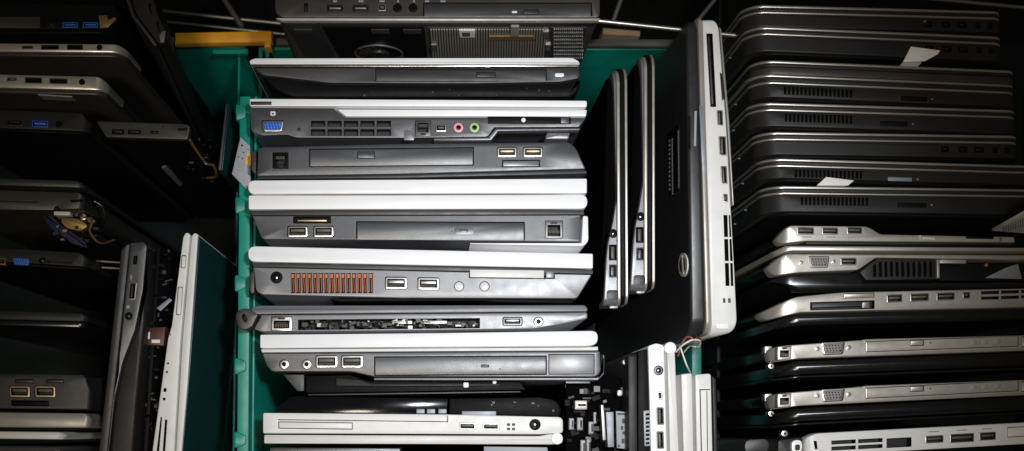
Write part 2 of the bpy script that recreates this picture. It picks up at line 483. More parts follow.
# middle crate
cm = crate('middle green plastic crate holding the stack of white-lidded laptops', 'plastic_crate', (450, 250))
ZR = -0.13
ZL = -0.022
wall(cm, 'side_wall', (257, 96), (253, 520), 2, ZL-0.012, 0.31, out=-1)
wall(cm, 'rim', (250.5, 96), (248, 520), 8, ZL, 0.010, out=-1)
wall(cm, 'inner_ledge', (261, 96), (263, 520), 5, ZL-0.05, 0.010, out=-1)
wall(cm, 'side_wall', (690, 520), (690, 60), 3, ZR-0.006, 0.21, out=-1)
wall(cm, 'rim', (692, 520), (692, 60), 8, ZR, 0.012, out=-1)
wall(cm, 'end_wall', (668, 50), (262, 50), 3, ZR-0.004, 0.21, out=-1)
wall(cm, 'rim', (698, 47), (275, 45), 8, ZR+0.002, 0.010, 'grey_tube', out=-1, bev=3)
for yy in (112, 205, 283, 366, 440):     # clips on the outside of the rim
    prism('clip', [tuple(P(x, y, ZL+0.0012).xy) for x, y in roundpoly([(235.5-(yy-100)*0.006, yy-9), (246, yy-5), (246, yy+5), (235.5-(yy-100)*0.006, yy+9)], 3)], ZL+0.0012, 0.016, 'crate_green', cm, bev=0.0012)
prism('bottom', [tuple(P(*q, ZR).xy) for q in ((258, 52), (688, 52), (688, 520), (254, 520))], -0.345, 0.008, 'crate_shade', cm)
# left crate
cl = crate('left green plastic crate with the orange bail handle on its far rim', 'plastic_crate', (100, 250))
wall(cl, 'end_wall', (240, 48), (-120, 42), 3, ZR-0.004, 0.21, out=-1)
wall(cl, 'rim', (244, 46), (-120, 40), 7, ZR, 0.012, out=-1)
wall(cl, 'side_wall', (231, 520), (238, 52), 2, ZR-0.02, 0.19, out=-1)
prism('bottom', [tuple(P(*q, ZR).xy) for q in ((-120, 46), (236, 52), (229, 520), (-120, 520))], -0.345, 0.008, 'crate_shade', cl)
wall(cl, 'bail_handle', (174, 44), (272, 42), 11, ZR+0.010, 0.008, 'handle_orange', bev=3.0, out=1)
wall(cl, 'handle_end', (264, 47.5), (271, 47.5), 10, ZR+0.009, 0.012, 'handle_orange', bev=1.5, out=1)
slabpl = (P(215, 48, ZR-0.004), Vector((0, -1, 0)))
def onpl(pl, px, py):
    d = ray(px, py); t = (pl[0]-CAM).dot(pl[1])/d.dot(pl[1]); return CAM+d*t
slab('moulded_rib', [onpl(slabpl, x, y) for x, y in ((213, 50.5), (248, 50.5), (248, 53), (213, 53))], (0, -1, 0), 0.003, 'crate_green', cl)
for x in (259, 266): slab('moulded_rib', [onpl(slabpl, x, 49), onpl(slabpl, x+3.5, 49), onpl(slabpl, x+3.5, 100), onpl(slabpl, x, 100)], (0, -1, 0), 0.008, 'crate_green', cl)
# right crate (only slivers of it show between the laptops)
cr = crate('crate under the black and silver laptops at right, coloured as deep shade', 'plastic_crate', (900, 250))
wall(cr, 'side_wall', (722, -40), (720, 500), 3, ZR-0.05, 0.16, 'crate_shade', out=-1)  # near-black instead of green: painted shade between the laptops
prism('bottom', [tuple(P(*q, ZR).xy) for q in ((724, -40), (1150, -40), (1150, 500), (724, 500))], -0.345, 0.008, 'crate_shade', cr)

# ------------------------------------------------------------------ wire rack behind the crates
rk = bpy.data.objects.new('wire_rack', None); COL.objects.link(rk); q = P(500, 0, -0.12); rk.location = (q.x, q.y, -0.36)
tag(rk, 'steel wire rack shelf behind the crates at the upper edge', 'rack')
for a, b, z, r in (((130, 8), (330, 28.5), -0.19, 1.8), ((130, 18), (330, 39), -0.19, 1.5), ((580, 19), (740, 36), -0.03, 2.0), ((860, -8), (1060, 11), -0.03, 1.6)):
    tube('wire', [P(*a, z), P(*b, z)], r*MM, 'rack_steel', rk, smooth=False)
for a, b, z, r in (((212, -20), (242, 27), -0.185, 2.6), ((735, -25), (690, 30), -0.045, 1.6), ((628, -20), (612, 24), -0.045, 1.8)):
    tube('strut', [P(*a, z), P(*b, z)], r*MM, 'grey_tube', rk, smooth=False)
cb = Thing('cardboard_flap', 'brown cardboard flap behind the middle crate under the rack wire', 'cardboard', (625, 32), z=-0.15, H=0.20)
cb.body('flap', [(603, 28), (640, 31), (640, 36), (603, 34)], 'cardboard', bev=0.3); cb.build()

# ================================================================== MIDDLE STACK
GM = 'laptops stacked on edge in the middle crate'
def T(label, ref, **k):
    k.setdefault('group', GM)
    return Thing('laptop', label, 'laptop', ref, **k)

# --- topmost: big dark laptop with its underside to the camera
t = T('large dark brown laptop at the top with fan and grille on its underside', (437, 8), z=0.03, H=0.36)
b = t.body('base', [(275, -14), (600, -14), (600, 17.5), (281, 17.5), (275, 12)], 'brown_grey', r=[2, 2, 4, 4, 4], bev=0.8)
t.body('rim', [(275.5, 18), (600, 18), (599, 20.5), (282, 20.5), (277, 19)], 'dim_silver', depth=5, dz=0.4, bev=0.5)
t.groove(b, 306, 7.5, 4, 9, 6)
for x in (335, 360.5): t.dark_port(b, x, 8.5, 16, 7.5, 'usb_port', 'dark_plastic', 'solder')
t.dark_port(b, 382, 7.5, 8, 7, 'firewire_port', 'solder', 'tongue')
for x in (397.5, 413): t.jack(b, x, 8, 4.2, 'black_plastic', None, inner=0.5)
t.bay(b, 424, 3.5, 591, 16.5, 'slate', eject=(531, 12, 15, 4), depth=12)
for x, w in ((335, 4), (361, 5), (382, 5), (398, 2), (414, 2), (427, 4), (443, 5)):
    t.decal(t.rc(x, 1.2, w, 1.6), 'print_grey')
t.decal(t.rc(514.5, 12, 5, 2), 'paper', name='indicator_light', h=0.12)
pl = t.plane((281, 17.5), (599, 17.5), 0)
t.stick('bottom_panel', pl, [(322, 26), (424, 26), (428, 64), (345, 64)], 1.0, 'black_plastic')
t.stick('cover_plate', pl, [(286, 24), (318, 24), (340, 64), (312, 64)], 0.8, 'slate')
for x in (303, 380, 412): t.stick('foot', pl, [(x-9, 28), (x+9, 28), (x+10, 32), (x-8, 32)], 1.6, 'brown_grey')
gr = t.stick('grille_panel', pl, [(428, 27), (548, 27), (546, 64), (436, 64)], 0.6, 'brown_grey')
def fins():
    bm = bmesh.new(); org = t.e.location
    for k in range(44):
        x = 431+k*2.66
        a = t.on(pl, x+(x-430)*0.0, 28); c = t.on(pl, x+(490-x)*0.05, 62)
        d = Vector((0.00055, 0, 0)); n = pl[1]
        vs = [bm.verts.new(v-org) for v in (a-d+n*.0005, a+d+n*.0005, c+d+n*.0005, c-d+n*.0005, a-d+n*.0016, a+d+n*.0016, c+d+n*.0016, c-d+n*.0016)]
        for f in ((4, 5, 6, 7), (0, 1, 5, 4), (1, 2, 6, 5), (2, 3, 7, 6), (3, 0, 4, 7)): bm.faces.new([vs[i] for i in f])
    o = link('fins', finish_mesh(bm, 'fins'), 'grille', gr[0])
t.late.append(fins)
t.stick('grille_panel', pl, [(552, 27), (586, 27), (580, 64), (549, 64)], 0.5, 'slate')
def fins2():
    bm = bmesh.new(); org = t.e.location
    for k in range(15):
        for j in range(9):
            q = t.on(pl, 554+k*2.0, 29+j*3.6)
            add_box(bm, q+pl[1]*.0006-org, 0.0008, 0.001, 0.0035)
    link('mesh_bars', finish_mesh(bm, 'mesh_bars'), 'solder', t.e)['kind'] = 'stuff'
t.late.append(fins2)
lb = t.stick('label', pl, [(459, 28), (475, 28), (475, 35), (460, 35)], 2.0, 'paper')
t.stick('print', pl, [(462, 30), (470, 30), (470, 34), (462, 34)], 2.1, 'print_dark', lb)
t.stick('strip', pl, [(489, 34), (533, 34), (535, 38), (488, 38)], 2.0, 'brass')
t.stick('tab', pl, [(511, 24), (519, 24), (519, 34), (511, 34)], 2.2, 'grille')
for x, y in ((434, 45), (546, 32), (548, 45)): t.stick('screw', pl, [(x-2.5, y-3), (x+2.5, y-3), (x+2.5, y+3), (x-2.5, y+3)], 2.4, 'solder')
def fan():
    c = t.on(pl, 379, 52); org = t.e.location; n = pl[1]
    bm = bmesh.new(); R = 0.0185; ux = Vector((1, 0, 0)); uz = Vector((0, 0, 1))
    for k in range(17):
        a = k/17*2*math.pi; a2 = a+0.30
        q = [c+(ux*math.cos(x)+uz*math.sin(x))*rr+n*h for x, rr, h in ((a, .008, .0012), (a+.12, .008, .0022), (a2+.10, R*.93, .0022), (a2, R*.93, .0012))]
        bm.faces.new([bm.verts.new(v-org) for v in q])
    o = link('fan_blades', finish_mesh(bm, 'fan_blades'), 'dark_plastic', t.e)
    bm = bmesh.new(); tube_mesh(bm, [c+(ux*math.cos(x)+uz*math.sin(x))*R+n*.0015-org for x in [k/32*2*math.pi for k in range(33)]], 0.0008, 6)
    link('fan_ring', finish_mesh(bm, 'fan_ring'), 'solder', o)
    bm = bmesh.new(); bmesh.ops.create_cone(bm, cap_ends=True, segments=24, radius1=.0085, radius2=.0078, depth=.003, matrix=Matrix.Translation(c+n*.002-org) @ n.to_track_quat('Z', 'Y').to_matrix().to_4x4())
    link('fan_hub', finish_mesh(bm, 'fan_hub'), 'dark_plastic', o)
t.late.append(fan)
t.build()

# --- black laptop with thin white lid edge
t = T('black laptop with a thin white lid edge below the large dark laptop, rounded ends', (415, 80))
t.body('lid', [(249, 60.5), (254, 58), (573, 57.5), (579, 61), (580, 64), (562, 64.2), (250, 63.8)], 'white_paint', r=[2, 3, 4, 3, 1, 0, 1], bev=1.0)
t.body('trim_strip', [(251, 64.3), (579, 64.6), (578, 66.5), (252, 66.5)], 'chrome', dz=-0.6, bev=0.3)
b = t.body('base', [(252, 67), (579, 67), (581, 78), (560, 82), (470, 83.5), (330, 83), (262, 75)], 'slate', r=[1, 4, 5, 0, 0, 0, 4], bev=1.2)
t.body('underside', [(262, 76), (330, 84), (470, 84.5), (560, 83), (581, 79), (579, 91), (570, 97.3), (292, 97.3), (276, 90)], 'black_plastic', dz=-3.5, bev=2.5, r=[0, 0, 0, 0, 2, 6, 4, 4, 4])
t.bay(b, 376, 69.5, 546, 81.0, 'slate', eject=(486, 75, 19, 4.5), gap=0.6, dz=0.1)
t.piece('indicator_light', t.rc(559.5, 75, 9, 3.6, 1.5), 'led', 0.3*MM, 1*MM)
t.parts_scatter('dust_flecks', 300, 86, 575, 96, 14, -3.7, -3.5, ['cardboard', 'brown_grey'], 0.5, 1.6, 3)
t.build()

# --- white lidded laptop with blue VGA
t = T('grey laptop with blue VGA port, vent grid and pink and green audio jacks', (418, 118))
t.body('lid', [(249.5, 98.5), (587, 100.5), (587, 107), (249.5, 106)], 'white_paint', r=2.0, bev=0.8)
t.piece('hinge_cap', t.rc(261, 103.2, 21, 3.6), 'brown_grey', 0.25*MM, 2*MM)
t.body('palm_rest', [(336, 108.6), (587, 109.8), (586, 116.4), (346, 116.4)], 'white_paint', r=1.2, bev=0.6)
b = t.body('base', [(250, 107.6), (333, 108.2), (344, 117.4), (586, 117.8), (579, 127), (494, 127.3), (488, 136.8), (404, 137.8), (296, 137.5), (286, 134.5), (262, 135.5), (251, 131)], 'charcoal', r=[1, 1, 1, 2, 1, 0, 3, 1, 1, 2, 3, 3], bev=0.5)
t.vga(b, 272.5, 126, 22, 10.5)
t.vents(b, 310, 119.5, 392, 128.2, 5, 1, 0.12, 0.30)
t.vents(b, 310, 128.4, 392, 136.6, 5, 1, 0.12, 0.18)
t.rj45(b, 423, 128.5, 15, 15.0, 'charcoal', 'modem_port', 1)
t.dark_port(b, 441, 128, 10.5, 7, 'firewire_port', 'metal', 'tongue')
t.jack(b, 458.5, 127.5, 5, 'pink'); t.jack(b, 474.5, 127.5, 5, 'green')
t.decal(t.rc(273, 113.5, 5, 4.2, 0.8), 'paper')
t.decal(t.rc(273, 113.7, 2.6, 1.6, 0.3), 'print_dark', h=0.1)
t.piece('screw_hole', t.circ(299, 129.5, 2.0, 10), 'port_black', 0.05*MM, 0.4*MM)
t.body('card_slot', [(488, 116.2), (571, 117), (571, 124), (488, 123.6)], 'black_plastic', dz=0.35, depth=6, bev=0.3, r=0.6)
t.piece('slot_mark', t.circ(523.5, 120, 2.2, 12), 'led', 0.45*MM, 0.3*MM)
t.piece('slot_button', t.rc(565, 120.4, 8, 5.6, 0.6), 'charcoal', 0.6*MM, 1*MM)
t.body('latch_rail', [(434, 138.4), (488, 137.6), (496, 128.8), (580, 128.4), (579, 130), (498, 130.8), (491, 140), (434, 140.4)], 'charcoal_light', dz=-0.2, depth=8, bev=0.3)
t.body('foot', [(547, 132.5), (570, 132.5), (569, 139), (545, 139)], 'charcoal_light', dz=-4, depth=20, bev=1, r=2)
t.piece('latch', [(404, 130), (410, 130), (414, 137), (414, 140), (404, 140)], 'charcoal_light', 0.3*MM, 4*MM)
t.build()

# --- charcoal laptop
t = T('charcoal laptop without white edges, phone socket at left and two USB ports at right', (420, 158))
b = t.body('base', [(258, 149), (262, 147), (400, 143.5), (569, 142), (576, 148), (586, 169), (400, 174), (257, 176)], 'charcoal', r=[2, 3, 0, 4, 3, 2, 0, 2], bev=0.9)
t.body('lid', [(258, 176.6), (400, 174.6), (586, 169.8), (587, 173.5), (400, 178.0), (256, 178.6)], 'slate', dz=-2, bev=0.6)
t.rj45(b, 280.5, 160.5, 15, 15.5, 'black_plastic', 'modem_port', 1)
t.sl = -0.01
t.bay(b, 310, 148.8, 473, 165.5, 'drive_grey', eject=(366, 155, 17, 6), led=(352.5, 153.5))
for x in (507, 533): t.usb(b, x, 152, 19, 9.6, 'metal', 'gold')
t.bay(b, 503, 160.8, 539, 166.2, 'charcoal_light', 'card_slot', gap=1.0)
t.sl = 0
t.piece('corner_strip', [(251.5, 152), (256, 149.5), (255.5, 173), (251.5, 170)], 'brown_grey', -0.8*MM, 30*MM)
t.build()

# --- grey laptop under two white bars
t = T('grey laptop under two white bars, drive bay in its middle and network socket at right', (418, 215))
t.body('lid', [(248, 180.3), (587, 178.4), (587, 193.2), (248, 194.0)], 'white_paint', r=[7, 1.5, 1.5, 7], bev=0.8)
t.body('palm_rest', [(248.5, 195.4), (587.5, 194.6), (587.5, 208.8), (248.5, 209.4)], 'white_paint', r=[1.5, 7, 7, 1.5], bev=0.8)
t.body('seam_strip', [(249, 210.6), (584, 210.0), (584, 214.6), (252, 215.2)], 'slate', dz=-0.5, bev=0.4)
b = t.body('base', [(252, 215.6), (581, 215), (580, 241.6), (262, 239.0)], 'charcoal', r=[1, 1, 2, 3], bev=0.6)
t.bay(b, 294, 216.8, 330, 222.6, 'black_plastic', 'card_slot', gap=0.9)
t.piece('card_guide', t.rc(312, 220.5, 29, 1.4), 'gold', 0.1*MM, 1*MM)
for x in (297.5, 323.5): t.usb(b, x, 231.5, 19.5, 10.5)
t.sl = 0.004
t.bay(b, 357, 222.4, 524, 240.2, 'drive_grey', eject=(464, 231, 9, 4), led=(452, 231))
t.sl = 0
t.rj45(b, 554, 229.5, 17, 17, 'charcoal_light', 'ethernet_port', -1)
t.body('corner_bracket', [(583, 216), (588, 216), (588.5, 241), (584, 246), (470, 244.1), (470, 242.9), (581.5, 243.0)], 'white_paint', dz=-1.5, r=[1, 2, 3, 3, 0, 0, 1], bev=0.5)
t.decal(t.rc(464, 231, 20, 7, 3), 'charcoal_light', name='print')
t.build()

# --- laptop with orange vents
t = T('grey laptop with a row of orange copper vent fins beside its power socket', (420, 275))
t.sl = 0.012
t.body('lid', [(248, 246.0), (593, 253.6), (593, 268.6), (248, 261.6)], 'white_paint', r=[7.5, 1.5, 1.5, 7.5], bev=0.8)
t.body('seam_strip', [(251, 262.8), (593, 269.8), (593, 274), (254, 266.8)], 'slate', dz=-0.5, bev=0.4)
b = t.body('base', [(254, 267.4), (592, 274.6), (577, 298.5), (400, 297.8), (262, 294.5), (256, 291)], 'charcoal_light', r=[1, 2, 3, 0, 2, 3], bev=0.6)
t.jack(b, 276.5, 277.5, 5.8, 'black_plastic', 'metal', 'power_jack', 0.62)
for k in range(15):
    x = 293+k*5.55
    b.hole([(x-2.2, 273.0+0.02*k), (x+2.2, 273.0), (x+2.2, 293.2), (x-2.2, 293.2)], 9*MM)
def cu():
    bm = bmesh.new(); bm2 = bmesh.new(); org = t.e.location
    for k in range(15):
        x = 293+k*5.55
        for y, h, zz, bmx in ((276.2, 4.0, -0.3, bm), (285.5, 13.5, -1.8, bm2)):
            for dx in ((0,) if bmx is bm else (-1.05, 1.05)):
                q = P(x+dx, y, zz*MM); add_box(bmx, q-org, (2.4 if bmx is bm else 0.5)*MM*0.7*1.2, h*0.71*MM, 2.0*MM)
    o = link('heatsink_fins', finish_mesh(bm2, 'heatsink_fins'), 'copper', t.e)
    link('fin_tops', finish_mesh(bm, 'fin_tops'), 'copper', o)
t.late.append(cu)
for x in (396, 428.5): t.usb(b, x, 283+0.02*(x-396), 21, 11.5, 'metal', 'solder')
for x in (459, 484.5): t.piece('rubber_plug', t.circ(x, 286.4, 4.6), 'cream_paint', 0.5*MM, 3*MM, holes=[], bev=0.5); b.hole(t.circ(x, 286.4, 5.2), 4*MM)
t.bay(b, 470, 269.9, 544, 277.6, 'cream_paint', 'card_slot', gap=1.1)
t.bay(b, 546, 271.2, 554, 278.0, 'charcoal_light', 'card_button', gap=1.0)
t.piece('side_lug', roundpoly([(249.5, 274), (254, 271), (254, 292), (252, 294), (249.5, 290)], 2), 'brown_grey', -1.5*MM, 30*MM)
t.body('underside', [(330, 299), (575, 299.6), (572, 303), (500, 302), (482, 300.5), (340, 301.5)], 'black_plastic', dz=-3, bev=0.5)
t.build()

# --- stripped laptop base with hinge lug
t = T('stripped grey laptop base with a hinge lug and circuit board showing', (410, 318))
t.body('top_case', [(258, 305.5), (585, 305.0), (588, 309), (587, 311.6), (256, 314.2), (250, 309)], 'charcoal_light', r=[2, 2, 2, 1, 1, 2], bev=0.8)
b = t.body('base', [(262, 315.0), (587, 312.3), (588, 318.5), (560, 324.5), (534, 328.8), (420, 330.4), (262, 331.6), (254, 329)], 'charcoal_light', r=[0, 1, 3, 3, 3, 0, 1, 2], bev=0.5)
b.holes.append((t.W([(298, 319.6), (480, 318.0), (480, 328.3), (298, 330.2)], b.z), 16*MM))
lug = t.body('hinge_lug', [(235, 314), (240, 308.6), (249, 308.4), (258, 314.4), (252, 327), (246, 330), (238, 328.5)], 'brown_grey', r=[5, 4, 4, 2, 3, 5, 5], bev=0.8, dz=0.6, depth=14)
lug.hole([(244.6+2.6*math.cos(a)+0.9*math.sin(a), 318+4.4*math.sin(a)) for a in [k/14*2*math.pi for k in range(14)]], 8*MM)
t.rj45(b, 281.5, 323.6, 20, 13.5, 'metal', 'ethernet_port', -1)
t.usb(b, 512.5, 321.4, 19, 8.0, 'charcoal_light', 'solder')
t.jack(b, 538.5, 321.6, 4.6, 'metal', None, 'audio_jack', 0.6)
t.parts_scatter('board_components', 301, 320.5, 478, 328, 120, -9, -2.0, ['chip', 'black_plastic', 'pcb', 'chip', 'solder', 'black_plastic', 'slate', 'black_plastic'], 1.2, 6, 5)
for x, w in ((402, 20), (434, 26)): t.piece('connector', t.rc(x, 322.2, w, 3), 'solder', -1.2*MM, 6*MM)
t.build()

# --- laptop with two audio jacks
t = T('grey laptop with two audio jacks at its left end under a white lid', (430, 355))
t.sl = -0.006
t.body('lid', [(260, 334.6), (430, 333.0), (598, 330.6), (598, 344.8), (584, 346.2), (430, 347.2), (260, 348.2)], 'white_paint', r=[2, 0, 7.5, 7.5, 1, 0, 2], bev=0.8)
t.body('seam_strip', [(261, 349.3), (430, 348.3), (584, 347.3), (598, 346.6), (598, 350.4), (430, 351.2), (262, 352.4)], 'cream_paint', dz=-0.4, bev=0.4)
b = t.body('base', [(262, 353.2), (430, 352), (600, 351), (601, 372), (596, 377.0), (374, 376.6), (352, 371.6), (272, 371.6), (267, 366)], 'charcoal', r=[1, 0, 2, 4, 4, 1, 4, 3, 3], bev=0.6)
for x in (284, 306.5): t.jack(b, x, 364.2, 4.6, 'metal')
for x in (326.5, 352): t.usb(b, x, 361.6, 21, 11.5)
t.bay(b, 375, 356.8, 546, 374.6, 'drive_grey', eject=(485, 366, 7, 2), led=(500, 369))
t.bay(b, 549, 354.6, 594, 374.0, 'charcoal_light', 'battery_cap', gap=0.6)
t.body('skirt', [(374, 377.8), (597, 377.8), (603, 372), (603, 354), (604.5, 356), (604, 374), (598, 380.2), (374, 380)], 'charcoal_light', dz=-1.5, bev=0.4)
t.build()

# --- black folded panel under it
t = T('black stripped screen panel with a white dot lying below the two-jack laptop', (420, 388), z=-0.012)
b = t.body('frame', [(283, 374.5), (304, 374.5), (304, 391), (297, 391)], 'slate', bev=0.6)
t.body('panel', [(306, 376), (350, 375), (368, 381), (520, 381.5), (526, 390), (306, 393)], 'black_plastic', bev=0.8)
t.body('bracket', [(336, 378), (360, 380), (372, 384), (500, 384), (500, 386), (336, 386)], 'dark_plastic', dz=3, bev=0.5)
t.body('rail', [(308, 394), (520, 391), (521, 392.4), (308, 395.6)], 'slate', dz=2, bev=0.3)
t.piece('white_dot', t.rc(466, 385, 5, 5, 1.2), 'led', -0.012+3.3*MM, 1*MM)
t.piece('screw', t.circ(494.5, 382, 2.2, 8), 'solder', -0.012+1*MM, 2*MM)
t.build()

# --- silver laptop with slanted black drive bezel
t = T('bright silver laptop with slanted glossy black bezel and round power socket', (412, 425), z=0.0)
t.body('bezel', [(290, 396.5), (448, 398.5), (447, 413.6), (273, 412.4)], 'bezel_black', dz=-2.0, bev=0.5)
t.body('keyboard_deck', [(449.5, 398.6), (540, 397), (556, 400), (561, 408), (560, 416.2), (449.5, 413.6)], 'black_plastic', dz=-2.4, bev=1.0, r=[0, 2, 4, 3, 2, 0])
b = t.body('base', [(263, 412.8), (447, 414.4), (560, 417.0), (563, 420), (563, 433.0), (540, 434.4), (263, 433.4)], 'cream_paint', r=[2, 0, 3, 2, 3, 0, 2], bev=0.6)
t.sl = 0.014
t.bay(b, 279, 422.6, 352, 428.4, 'cream_paint', 'card_slot', gap=0.7, depth=6)
t.sl = 0.012
t.groove(b, 363, 420.7, 170, 0.9); t.groove(b, 447.6, 419, 1.0, 7)
for x in (467.5, 491): t.dark_port(b, x, 426.2+0.012*(x-467), 16.5, 7, 'usb_port', 'metal', 'tongue')
t.sl = 0
for x in (420.5, 431, 442.5): t.piece('key', t.rc(x, 411.2, 8, 4.4, 0.5), 'sticker_silver', -1.4*MM, 2*MM)
t.piece('label', t.rc(479, 413.4, 34, 4.4), 'sticker_silver', -1.6*MM, 1*MM)
for x, y in ((508.5, 424.6), (513.5, 424.6), (508.5, 429), (513.5, 429)): t.decal(t.rc(x, y, 3.2, 2.6), 'print_dark')
t.jack(b, 535, 424.6, 5.4, 'black_plastic', 'metal', 'power_jack', 0.62)
t.body('lid', [(264, 434.8), (540, 436.0), (551, 433.6), (563, 435), (563, 444), (551, 444.6), (264, 443.6)], 'cream_paint', r=[1.5, 1, 4, 5, 5, 2, 1.5], bev=0.9)
t.piece('hinge_pin', t.circ(557, 438.6, 6), 'white_paint', 1.2*MM, 12*MM, bev=0.6)
t.parts_scatter('flecks', 455, 400, 556, 412, 8, -2.6, -2.3, ['slate', 'black_plastic', 'slate'], 1, 3, 6)
t.body('inner_strip', [(270, 448), (400, 448.5), (400, 453), (270, 452)], 'charcoal', dz=-7, bev=0.6)
t.body('sticker_strip', [(484, 446.6), (547, 447.4), (549, 456), (484, 456)], 'label_grey', dz=-4, depth=6, bev=0.2)
t.build()
t = T('cream edged laptop only just showing at the bottom edge of the middle crate', (400, 470))
t.body('lid', [(268, 456), (560, 458), (560, 470), (268, 468)], 'dark_plastic', bev=0.6, r=2)
t.body('base', [(268, 470), (560, 472), (560, 500), (268, 500)], 'slate', bev=0.6, r=2); t.build()

# ================================================================== STANDING CROSSWISE ON THE RIGHT OF THE CRATE
def slim(label, top, bot, ports, curve):
    """black slim laptop turned across the crate; px outlines"""
    t = T(label, ((top[0]+bot[0])/2, (top[1]+bot[1])/2), vert=True, s_=0.0)
    x0, y0, x1, y1 = *top, *bot
    E = (26, 10)
    t.body('lid_trim', [(x0, y0), (x0+2.6, y0), (x1+2.6, y1), (x1, y1)], 'silver_paint', ends=E, bev=0.5, depth=26)
    t.body('lid', [(x0-4.4, y0), (x0-0.4, y0), (x1-0.4, y1), (x1-4.4, y1)], 'black_plastic', ends=E, dz=-0.8, bev=0.4, depth=26)
    t.body('base_trim', [(x0-8.0, y0+2), (x0-4.8, y0+2), (x1-4.8, y1+2), (x1-8.0, y1+2)], 'silver_paint', ends=E, bev=0.6, depth=26)
    b = t.body('base', [(x0-11, y0+4), (x0-8.4, y0+4), (x1-8.4, y1+2), (x1-22, y1+2)] + [(x, y) for x, y in curve], 'charcoal_light', ends=(24, 8), bev=0.5, depth=24)
    t.body('underside', [(x0-17, y0+14), (x0-11.6, y0+8)] + [(x-0.8, y) for x, y in reversed(curve)] + [(x1-23, y1-2), (x1-25, y1-14)], 'matte_black', ends=(30, 10), dz=-5.0, bev=3.0, steps=4)
    t.body('chassis', [(x0-10, y0+8), (x0+2, y0+8), (x1+2, y1-3), (x1-20, y1-3)], 'matte_black', dz=-24, bev=0.5)
    (jx, jy), (ux, uy), (ex, ey) = ports
    t.jack(b, jx, jy, 4.2, 'black_plastic', 'metal')
    t.dark_port(b, ux, uy, 8.6, 16, 'usb_port', 'black_plastic', 'tongue')
    t.dark_port(b, ex, ey, 8, 13, 'ethernet_port', 'slate', 'charcoal')
    t.piece('hinge_cap', t.rc(x1-13, y1-8, 12, 10, 3), 'slate', 0.3*MM, 6*MM)
    t.piece('hinge_screw', t.rc(x1-12, y1+4, 8, 2.4, 1), 'dim_silver', -7*MM, 3*MM)
    t.build()
slim('black slim laptop standing crosswise, nearer of the two to the white-lidded stack', (624.6, 62), (625.8, 303),
     ((613, 233.5), (613.0, 252.5), (612.8, 271)), [(606, 262), (608, 243), (613, 222), (616.4, 200)])
slim('black slim laptop standing crosswise between its twin and the large white-edged laptop', (652.2, 48), (652.6, 288),
     ((640.5, 216.5), (640.0, 235), (640.2, 254)), [(633, 246), (635, 228), (639.6, 205), (643.6, 180)])

# --- large black laptop with white edge
t = T('large glossy black laptop with wide white port edge and oval emblem, standing crosswise', (712, 180), vert=True, s_=0.045, H=0.32, lean=(-0.06, 0.0))
E = (16, 14)
t.body('lid', [(686, 24), (692, 17.5), (697.5, 16), (706.5, 332), (700, 338), (691, 336)], 'satin_black', ends=(18, 26), bev=2.6, dz=-1.0, steps=5)
t.body('lid_edge', [(698.0, 16), (702.0, 16), (711.0, 334), (706.8, 334)], 'dim_silver', ends=(8, 16), bev=0.6, dz=-0.2)
b = t.body('base', [(702.6, 19), (713, 18), (718.6, 26), (726, 120), (734.5, 270), (737, 322), (734, 332), (712, 337)], 'cream_paint', r=[2, 4, 6, 0, 0, 8, 6, 4], ends=(6, 16), bev=0.9)
b.hole([(706.2, 33.5), (712.6, 33.5), (716.2, 107), (710.4, 107)], 7*MM)
t.piece('card_guard', [(707.6, 36), (709.6, 36), (713.6, 104), (711.8, 104)], 'slate', -1.5*MM, 4*MM)
t.body('handle_flap', [(719.8, 72), (722.4, 74), (725.4, 98), (722, 101)], 'dark_plastic', dz=0.25, depth=3, bev=0.3)
for x, y, w, h, n in ((720.0, 118, 6, 15.5, 'usb_port'), (722.6, 146, 7.4, 19.5, 'usb_port'), (724.0, 175, 6.4, 18, 'hdmi_port'), (725.4, 198, 4.8, 8.5, 'firewire_port')):
    t.dark_port(b, x, y, w, h, n, 'solder', 'tongue')
for k, (ya, yb) in enumerate(((215, 237), (239, 261), (263, 286))):
    for j, w in ((0, 4.0), (1, 2.6)):
        c = 725.4+(ya-215)*0.030+j*4.6
        b.hole([(c-w/2, ya), (c+w/2, ya), (c+w/2+0.7, yb), (c-w/2+0.7, yb)], 9*MM)
for x in (724.2, 729.4): t.decal(t.rc(x, 300.5, 2.6, 4.6), 'print_dark')
t.piece('corner_plug', t.rc(722.5, 325.5, 12, 6.5, 3), 'white_paint', -0.4*MM, 6*MM)
t.body('bottom_edge', [(719.6, 27), (721.4, 30), (729.2, 120), (734, 205), (732.8, 205), (727.0, 120)], 'dim_silver', dz=-2.5, bev=0.4)
t.body('sticker', [(699.2, 106), (702.8, 106), (706.2, 172), (702.6, 172)], 'sticker_silver', dz=0.15, depth=0.3, bev=0.05)
pl = t.plane((686, 24), (691, 336), 0)
em = t.stick('emblem', pl, [(683.5+4.6*math.cos(a), 265+12*math.sin(a)) for a in [k/20*2*math.pi for k in range(20)]], 0.5, 'cream_paint')
t.stick('emblem_field', pl, [(683.2+2.9*math.cos(a), 265+8.2*math.sin(a)) for a in [k/20*2*math.pi for k in range(20)]], 0.65, 'slate', em)
t.stick('emblem_bar', pl, [(682.2, 256), (683.4, 255.5), (684.6, 274), (683.2, 275)], 0.8, 'cream_paint', em)
st = t.stick('spec_label', pl, [(667.5, 134), (679, 124), (679.6, 190), (669, 196)], 0.15, 'black_plastic')
for x, y0, y1 in ((671.5, 139, 194), (677.8, 131, 188)): t.stick('print_line', pl, [(x, y0), (x+1.2, y0-0.8), (x+1.6, y1), (x+0.6, y1+0.6)], 0.25, 'print_grey', st)
